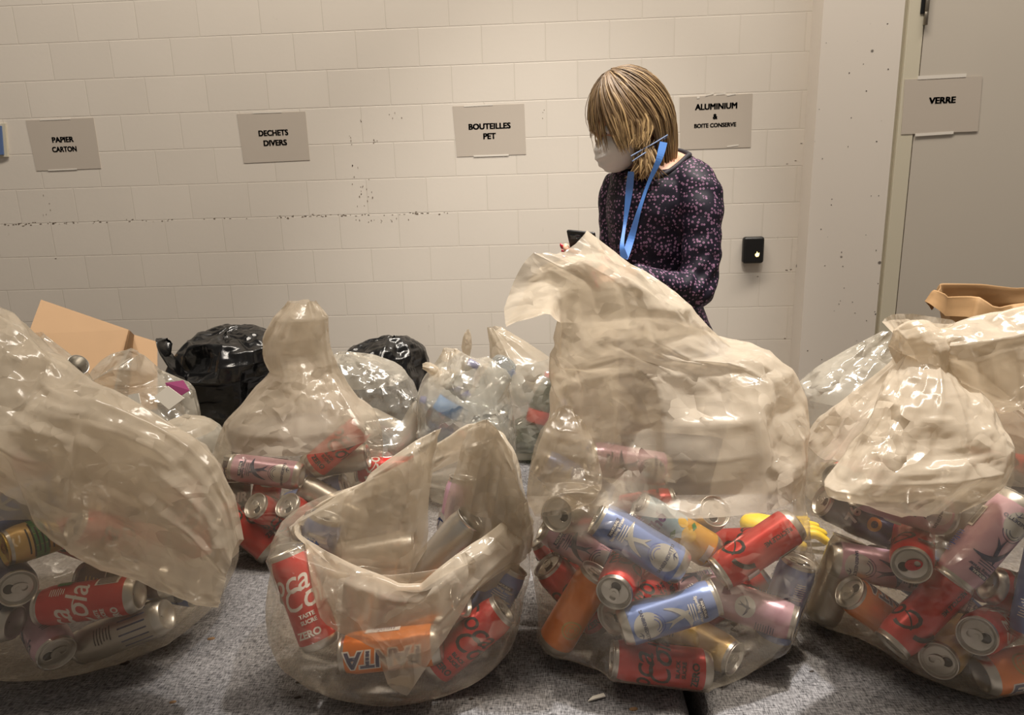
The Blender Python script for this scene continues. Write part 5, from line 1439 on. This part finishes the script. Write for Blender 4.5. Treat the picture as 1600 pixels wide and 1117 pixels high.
TORSO = [zring(zp(548), 985, 1118, WY, 0.12), zring(zp(512), 985, 1112, WY, 0.115), zring(zp(482), 985, 1100, WY, 0.102), zring(zp(440), 968, 1088, WY, 0.10), zring(zp(392), 955, 1086, WY, 0.105),
         zring(zp(340), 949, 1094, WY, 0.112), zring(zp(305), 949, 1104, WY, 0.107), zring(zp(278), 955, 1102, WY, 0.09),
         poly((962, 262, 1.90), (985, 280, 1.83), (1040, 272, 1.81), (1084, 258, 1.84), (1092, 252, 1.90), (1070, 246, 1.96), (1020, 250, 1.98), (980, 256, 1.96)),
         poly((975, 262, 1.89), (1000, 285, 1.825), (1045, 268, 1.82), (1072, 246, 1.86), (1076, 241, 1.90), (1056, 235, 1.95), (1020, 240, 1.96), (988, 252, 1.94))]
def shrink(r, k): c = r.mean(0); return c + (r - c) * np.array([k, k, 1])
parts.append(tuple_(ring_loft([shrink(r, 0.86) for r in TORSO])))
SL = [at(1070, 274, 1.855), at(1092, 300, 1.82), at(1097, 350, 1.79), at(1094, 410, 1.765), elbL, at(1050, 450, 1.70), at(1010, 438, 1.66), wrL]
SLr = [0.052, 0.056, 0.050, 0.047, 0.047, 0.042, 0.034, 0.029]
SR = [at(972, 284, 1.955), at(962, 305, 1.965), at(960, 350, 1.96), at(958, 400, 1.93), elbR, at(940, 432, 1.82), wrR]
SRr = [0.046, 0.046, 0.042, 0.040, 0.040, 0.034, 0.027]
parts.append(tuple_(tube(SL, [r * 0.7 for r in SLr], 16, 40))); parts.append(tuple_(tube(SR, [r * 0.7 for r in SRr], 16, 36)))
# left hand (lightly closed, pointing to the left) and right hand (round the phone)
hd = lambda px, py, Y: at(px, py, Y)
palmL = [wrL, hd(972, 430, 1.63), hd(955, 432, 1.62)]
parts.append(tuple_(tube(palmL, [0.022, 0.031, 0.027], 16, 10)))
nails = []
for k, (dy, dY) in enumerate(((-10, 0.018), (-4, 0.004), (3, -0.010), (9, -0.022))):
    a, b, c = hd(957, 432 + dy * 0.9, 1.62 + dY), hd(940 + k * 1.5, 431 + dy * 1.1, 1.615 + dY), hd(930 + 2 * k, 440 + dy, 1.625 + dY)
    parts.append(tuple_(tube([a, b, c], [0.0095, 0.0088, 0.0075], 10, 10))); nails.append((c, np.array([-0.3, -0.6, 0.5])))
parts.append(tuple_(tube([hd(974, 420, 1.62), hd(962, 410, 1.61), hd(950, 408, 1.61)], [0.012, 0.0105, 0.0085], 10, 10))); nails.append((hd(950, 408, 1.61), np.array([-0.2, -0.8, 0.5])))
# phone: stands between thumb and fingers of the right hand
PN = np.array([-0.45, -0.74, -0.5]); PN /= np.linalg.norm(PN)          # its back
pu = UP * 0.985 + RT * 0.2; pu = pu - PN * (pu @ PN); pu /= np.linalg.norm(pu); pr = np.cross(pu, PN); pr = -pr if pr @ RT < 0 else pr
PC = at(915, 402, 1.69)
palmR = [wrR, PC + pr * 0.040 - pu * 0.035 + PN * -0.022, PC + pr * 0.012 - pu * 0.020 + PN * -0.028]
parts.append(tuple_(tube([wrR, PC + pr * 0.035 - pu * 0.050 + PN * 0.020, PC + pr * 0.020 - pu * 0.030 + PN * 0.026], [0.022, 0.028, 0.024], 16, 10)))
for k, off in enumerate((0.022, 0.004, -0.014, -0.031)):
    a = PC + pr * 0.022 + pu * (off - 0.012) + PN * 0.022; b = PC - pr * 0.014 + pu * (off + 0.002) + PN * 0.019
    c = PC - pr * 0.040 + pu * (off + 0.006) + PN * 0.012; d = PC - pr * 0.047 + pu * (off + 0.008) + PN * -0.001
    parts.append(tuple_(tube([a, b, c, d], [0.0095, 0.0092, 0.0085, 0.0078], 10, 14))); nails.append((d + PN * 0.0035 - pr * 0.004, PN - pr * 0.8))
parts.append(tuple_(tube([PC + pr * 0.035 - pu * 0.040 + PN * 0.010, PC + pr * 0.044 - pu * 0.010, PC + pr * 0.036 + pu * 0.020 - PN * 0.010], [0.013, 0.011, 0.0085], 10, 12)))
# legs
fdir = np.array([-0.80, -0.60, 0]); sdir = np.array([0.60, -0.80, 0])
hipz = zp(540)
cx = (xat(985, WY, hipz) + xat(1118, WY, hipz)) / 2; hc = np.array([cx, WY, hipz])
LEG = []
for s in (-1, 1):
    LEG.append([hc + sdir * 0.075 * s, hc + sdir * 0.085 * s + np.array([0, 0, -0.18]), np.array([hc[0], hc[1], 0.44]) + sdir * 0.085 * s + fdir * 0.02, np.array([hc[0], hc[1], 0.26]) + sdir * 0.085 * s - fdir * 0.01, np.array([hc[0], hc[1], 0.07]) + sdir * 0.09 * s - fdir * 0.02])
for g in LEG: parts.append(tuple_(tube(g, [0.088, 0.078, 0.050, 0.048, 0.036], 16, 24)))
body = remeshed('body', parts, 0.0042, M['skin'], person, 4)
for s in (-1, 1):                                       # eyes under the fringe
    for nm, r, off, mt in (('eye', 0.0115, 0.0, 'eye_white'), ('iris', 0.0062, 0.0072, 'iris')):
        bm = bmesh.new(); bmesh.ops.create_uvsphere(bm, u_segments=16, v_segments=10, radius=r)
        o = bm_obj(nm, bm, M[mt], person, True); o.location = tuple(HP(0.077 + off, 0.009 - off * 0.4, 0.031 * s) - PO)
for c, nrm in nails:
    bm = bmesh.new(); bmesh.ops.create_uvsphere(bm, u_segments=12, v_segments=8, radius=0.0066)
    for v in bm.verts: v.co.z *= 0.55; v.co.y *= 1.2
    o = bm_obj('fingernail', bm, M['nail'], person, True); n_ = nrm / np.linalg.norm(nrm)
    o.location = tuple(c + n_ * 0.0058 - PO); o.rotation_euler = Vector(n_).to_track_quat('Z', 'Y').to_euler(); o['label'] = 'red varnished fingernail'
# blouse
def cloth_folds(me):
    V = np.empty(len(me.vertices) * 3, np.float32); me.vertices.foreach_get('co', V); V = V.reshape(-1, 3).astype(float)
    N = np.empty(len(me.vertices) * 3, np.float32); me.vertices.foreach_get('normal', N); N = N.reshape(-1, 3)
    rg = np.random.default_rng(5); dsp = np.zeros(len(V))
    for _ in range(26):
        k = rg.normal(size=3) * np.array([38, 38, 62]); ph = rg.uniform(0, 6.28); dsp += np.sin(V @ k + ph)
    dsp *= 0.00045
    e = elbL - PO; d = np.linalg.norm(V - e, axis=1)                # tight folds at the bent elbow
    dsp += 0.006 * np.exp(-(d / 0.085) ** 2) * np.abs(np.sin((V - e) @ np.array([60, 20, -75.0]))) ** 2
    e = at(1095, 300, 1.82) - PO; d = np.linalg.norm(V - e, axis=1)
    dsp += 0.004 * np.exp(-(d / 0.06) ** 2) * np.sin((V - e) @ np.array([40, 20, 95.0]))
    V += N * dsp[:, None]; me.vertices.foreach_set('co', V.reshape(-1).astype(np.float32)); me.update()
bl = remeshed('blouse', [tuple_(ring_loft(TORSO)), tuple_(tube(SL[:-1] + [wrL + (SL[-2] - wrL) * 0.2], SLr, 20, 44)), tuple_(tube(SR[:-1] + [wrR + (SR[-2] - wrR) * 0.2], SRr, 20, 40))], 0.0055, M['blouse'], person, 5, cloth_folds)
nl = catmull_closed(TORSO[-1], 60)
V, Fc = tube(list(nl) + [nl[0]], [0.0065] * 61, 8, None, False)
mesh_obj('neckline', L_(V), Fc, M['trim_cloth'], person)
jn = remeshed('jeans', [tuple_(tube(g[:-1] + [g[-1] + np.array([0, 0, 0.03])], [0.100, 0.088, 0.060, 0.056, 0.052], 18, 30)) for g in LEG] + [tuple_(ring_loft([shrink(zring(hipz - 0.06, 990, 1112, WY, 0.115), 1.0), zring(zp(530), 988, 1113, WY, 0.116), zring(zp(505), 990, 1108, WY, 0.108)], nv=14))], 0.008, M['jeans'], person, 4)
for g, s in zip(LEG, (-1, 1)):
    a = g[-1] * np.array([1, 1, 0])
    mesh_obj('shoe', *[x if i else L_(x) for i, x in enumerate(tube([a - fdir * 0.05 + [0, 0, .045], a + fdir * 0.0 + [0, 0, .048], a + fdir * 0.08 + [0, 0, .040], a + fdir * 0.16 + [0, 0, .030], a + fdir * 0.19 + [0, 0, .026]], [0.036, 0.044, 0.040, 0.030, 0.014], 16, 20))], M['shoe'], person)
# hair: a cap and many locks falling from the crown
def scalp(al, th, k): return HP(0.096 * k * math.sin(th) * math.cos(al) - 0.002, 0.120 * k * math.cos(th), 0.080 * k * math.sin(th) * math.sin(al))
HV, HFc, HA = [], [], []
def add_lock(P, w, k=5, t0=0.0):
    P = np.array(P); n = len(P); T = np.gradient(P, axis=0); T /= np.linalg.norm(T, axis=1, keepdims=True) + 1e-9
    b = len(HV)
    for i in range(n):
        out = P[i] - HC; out = out - T[i] * (out @ T[i]); out /= np.linalg.norm(out) + 1e-9; sd = np.cross(T[i], out)
        t = i / (n - 1); ww = w * (0.55 + 0.6 * math.sin(math.pi * min(1, t * 0.9 + 0.1))) * (1 if t < 0.8 else (1 - (t - 0.8) / 0.2 * 0.85))
        for j in range(k):
            a = 2 * math.pi * j / k
            HV.append(P[i] + sd * ww * math.cos(a) + out * ww * 0.45 * math.sin(a) - PO); HA.append(t0 + (1 - t0) * t)
    for i in range(n - 1):
        for j in range(k): HFc.append((b + i * k + j, b + i * k + (j + 1) % k, b + (i + 1) * k + (j + 1) % k, b + (i + 1) * k + j))
rg = np.random.default_rng(3)
for i in range(1500):
    al = rg.uniform(-math.pi, math.pi); k0 = rg.uniform(1.03, 1.12)
    if abs(al) < 0.52 and rg.uniform() < 0.95: continue            # the face stays clear
    front = max(0.0, math.cos(al))
    th1 = rg.uniform(1.45, 1.75) if front < 0.5 else rg.uniform(1.08, 1.35)
    P = [scalp(al * (0.9 + 0.1 * t) + 0.18 * math.sin(al) * t, 0.10 + (th1 - 0.10) * t, k0 * (0.97 + 0.05 * t)) for t in np.linspace(0, 1, 9)]
    # then it hangs, drawn in towards the nape
    if 0.45 < al < 1.45:                                            # the side lock is swept back under the mask strap
        q = (al - 0.45) / 1.0; p = P[-1]; d = P[-1] - P[-2]; d /= np.linalg.norm(d)
        e = at(966 + 40 * q + rg.normal(0, 4), 237 - 12 * q + rg.normal(0, 2.5), 1.803 - 0.010 * q); m_ = p + d * np.linalg.norm(e - p) * 0.28
        P += [p * (1 - t) ** 2 + m_ * 2 * t * (1 - t) + e * t * t for t in np.linspace(0.12, 1, 8)]
        jit = rg.normal(0, 0.0013, (len(P), 3)).cumsum(0) * 0.5; add_lock(np.array(P) + jit, rg.uniform(0.0014, 0.0034)); continue
    end_z = float(at(1000, (186 if al < 0 else 228) if front > 0.2 else 268, 1.88)[2]) + rg.normal(0, 0.010)
    p = P[-1]; d = P[-1] - P[-2]; d /= np.linalg.norm(d); nape = HP(-0.075, -0.10, 0)
    L = max(0.02, p[2] - end_z); st = L / 7
    for q in range(8):
        pull = np.array([nape[0] - p[0], nape[1] - p[1], 0]) * (3.4 if front < 0.45 else 1.2)
        d = d * 0.62 + (np.array([0, 0, -1.0]) + pull) * 0.38; d /= np.linalg.norm(d)
        p = p + d * st; P.append(p)
    jit = rg.normal(0, 0.0016, (len(P), 3)).cumsum(0) * 0.5; add_lock(np.array(P) + jit, rg.uniform(0.0014, 0.0036))
for i in range(60):                                                 # stray short hairs at the brow and the neck
    al = rg.uniform(-0.9, 0.9); P = [scalp(al, 0.9 + 0.55 * t, 1.04 + 0.10 * t ** 2) + np.array([0, 0, -0.012 * t * t]) for t in np.linspace(0, 1, 6)]
    add_lock(P, 0.0010, 4)
for i in range(150):                                                 # the lock pulled forward under the ear, below the strap
    a0 = at(1006 + rg.normal(0, 5), 222 + rg.normal(0, 2), 1.81 + rg.uniform(0, 0.02)); a1 = at(1008 + rg.normal(0, 12), 252, 1.79 + rg.uniform(-0.015, 0.02)); a2 = at(1006 + rg.normal(0, 13), 277 + rg.normal(0, 4), 1.80 + rg.uniform(-0.01, 0.03))
    add_lock([a0 * (1 - t) ** 2 + a1 * 2 * t * (1 - t) + a2 * t * t for t in np.linspace(0, 1, 9)], rg.uniform(0.0018, 0.0034), 5, 0.55)
# cap under the locks
b = len(HV); nu_, nv_ = 36, 18
for i in range(nv_ + 1):
    for j in range(nu_):
        al = 2 * math.pi * j / nu_; HV.append(scalp(al, (0.9 if math.cos(al) > 0.6 else 1.75) * i / nv_ + 0.001, 1.0) - PO); HA.append(0.15)
for i in range(nv_):
    for j in range(nu_): HFc.append((b + i * nu_ + j, b + (i + 1) * nu_ + j, b + (i + 1) * nu_ + (j + 1) % nu_, b + i * nu_ + (j + 1) % nu_))
ho = mesh_obj('hair', HV, HFc, M['hair'], person)
at2 = ho.data.attributes.new('along', 'FLOAT', 'POINT'); at2.data.foreach_set('value', np.array(HA, np.float32))
# mask
V, Fc = [], []; nu_, nv_ = 36, 14
for i in range(nv_ + 1):
    th = (math.pi / 2) * i / nv_
    for j in range(nu_):
        ph = 2 * math.pi * j / nu_
        f = 0.060 * math.cos(th) ** 0.8; u = 0.054 * math.sin(th) * math.sin(ph); s = 0.062 * math.sin(th) * math.cos(ph)
        f += -0.030 * abs(s / 0.066) ** 2.0 + 0.0018 * math.sin(u * 300)
        V.append(HP(0.064 + f, -0.050 + u, s))
for i in range(nv_):
    for j in range(nu_): Fc.append((i * nu_ + j, (i + 1) * nu_ + j, (i + 1) * nu_ + (j + 1) % nu_, i * nu_ + (j + 1) % nu_))
mk = mesh_obj('face_mask', L_(V), Fc, M['mask'], person)
so = mk.modifiers.new('thick', 'SOLIDIFY'); so.thickness = 0.002
dg = bpy.context.evaluated_depsgraph_get(); dg.update()
hb = BVHTree.FromPolygons([tuple(v + PO) for v in np.array(HV)], HFc)
bb = BVHTree.FromPolygons([tuple(np.array(v.co) + PO) for v in bl.data.vertices], [tuple(p.vertices) for p in bl.data.polygons])
def drape(px, py, Yd, trees, lift):
    r = ray(px, py); r = r / np.linalg.norm(r); best = None
    for t in trees:
        hit = t.ray_cast(Vector(CAM), Vector(r))
        if hit[0] is not None and (best is None or hit[3] < best): best = hit[3]
    p = at(px, py, Yd) if best is None or (CAM + r * best)[1] > Yd + 0.05 else CAM + r * best
    return p - r * lift
for pts in ([(986, 244), (1000, 236), (1020, 225), (1043, 211)], [(988, 252), (1006, 240), (1024, 228), (1042, 214)]):
    V, Fc = tube([drape(x, y, 1.80, [hb], 0.005) for x, y in pts], [0.0017] * len(pts), 8, 24)
    mesh_obj('mask_strap', L_(V), Fc, M['strap'], mk)
def ribbon(name, pts, w, mat, parent, trees):
    P = [drape(x, y, Y, trees, 0.013) for x, y, Y in pts]
    n = 40; t = np.linspace(0, len(P) - 1, n); i = np.minimum(t.astype(int), len(P) - 2); f = (t - i)[:, None]; P = np.array(P)
    P = P[i] * (1 - f) + P[i + 1] * f
    for _ in range(6): P[1:-1] = (P[:-2] + P[2:] + 2 * P[1:-1]) / 4
    T = np.gradient(P, axis=0); V, Fc = [], []
    for q in range(n):
        v = P[q] - CAM; v /= np.linalg.norm(v); sd = np.cross(T[q], v); sd /= np.linalg.norm(sd)
        ww = w * (0.72 + 0.28 * math.cos(q * 0.19 + len(pts)))
        for a, b in ((-1, 0), (1, 0), (1, 1), (-1, 1)): V.append(P[q] + sd * ww * a / 2 + v * 0.0012 * b)
    for q in range(n - 1):
        for j in range(4): Fc.append((q * 4 + j, q * 4 + (j + 1) % 4, q * 4 + 4 + (j + 1) % 4, q * 4 + 4 + j))
    Fc += [(3, 2, 1, 0), tuple(n * 4 - 4 + j for j in range(4))]
    return mesh_obj(name, L_(V), Fc, mat, parent, smooth=False)
r1 = ribbon('lanyard', [(1037, 222, 1.80), (1030, 250, 1.79), (1012, 288, 1.78), (998, 330, 1.78), (987, 370, 1.78), (976, 404, 1.78)], 0.018, M['lanyard'], person, [bb])
r2 = ribbon('lanyard', [(986, 268, 1.80), (983, 300, 1.80), (977, 345, 1.79), (971, 385, 1.78), (976, 404, 1.78)], 0.018, M['lanyard'], person, [bb])
c = drape(981.5, 307, 1.79, [bb], 0.0085)
V, T = arc(0, 0, 0.0062, 0.0016, 0, 359, 24); V2, T2 = disc(0, 0, 0.0026, 12)
mesh_obj('round_emblem', [c + RT * a + UP * b - PO for a, b in np.concatenate([V, V2])], list(T) + [tuple(i + len(V) for i in t) for t in T2], M['white_print'], r2, smooth=False)
# phone
ph = empty('smartphone', 'dark smartphone held up in the hand of the woman', 'phone', tuple(PC))
def slab_at(name, w, hh, th, off, mat, bev):
    bm = bmesh.new(); add_box(bm, (-w / 2, -th / 2, -hh / 2), (w / 2, th / 2, hh / 2), bev, 3)
    for v in bm.verts: v.co = Vector(pr * (v.co.x + off[0]) + PN * (-v.co.y + off[1]) + pu * (v.co.z + off[2]))
    bmesh.ops.recalc_face_normals(bm, faces=bm.faces[:])
    return bm_obj(name, bm, M[mat], ph, True)
slab_at('phone_body', 0.072, 0.148, 0.0085, (0, 0, 0), 'black_plastic', 0.0038)
slab_at('screen', 0.066, 0.140, 0.001, (0, -0.0044, 0), 'phone', 0.0003)
slab_at('camera_bump', 0.030, 0.012, 0.003, (-0.012, 0.005, 0.060), 'phone', 0.0012)
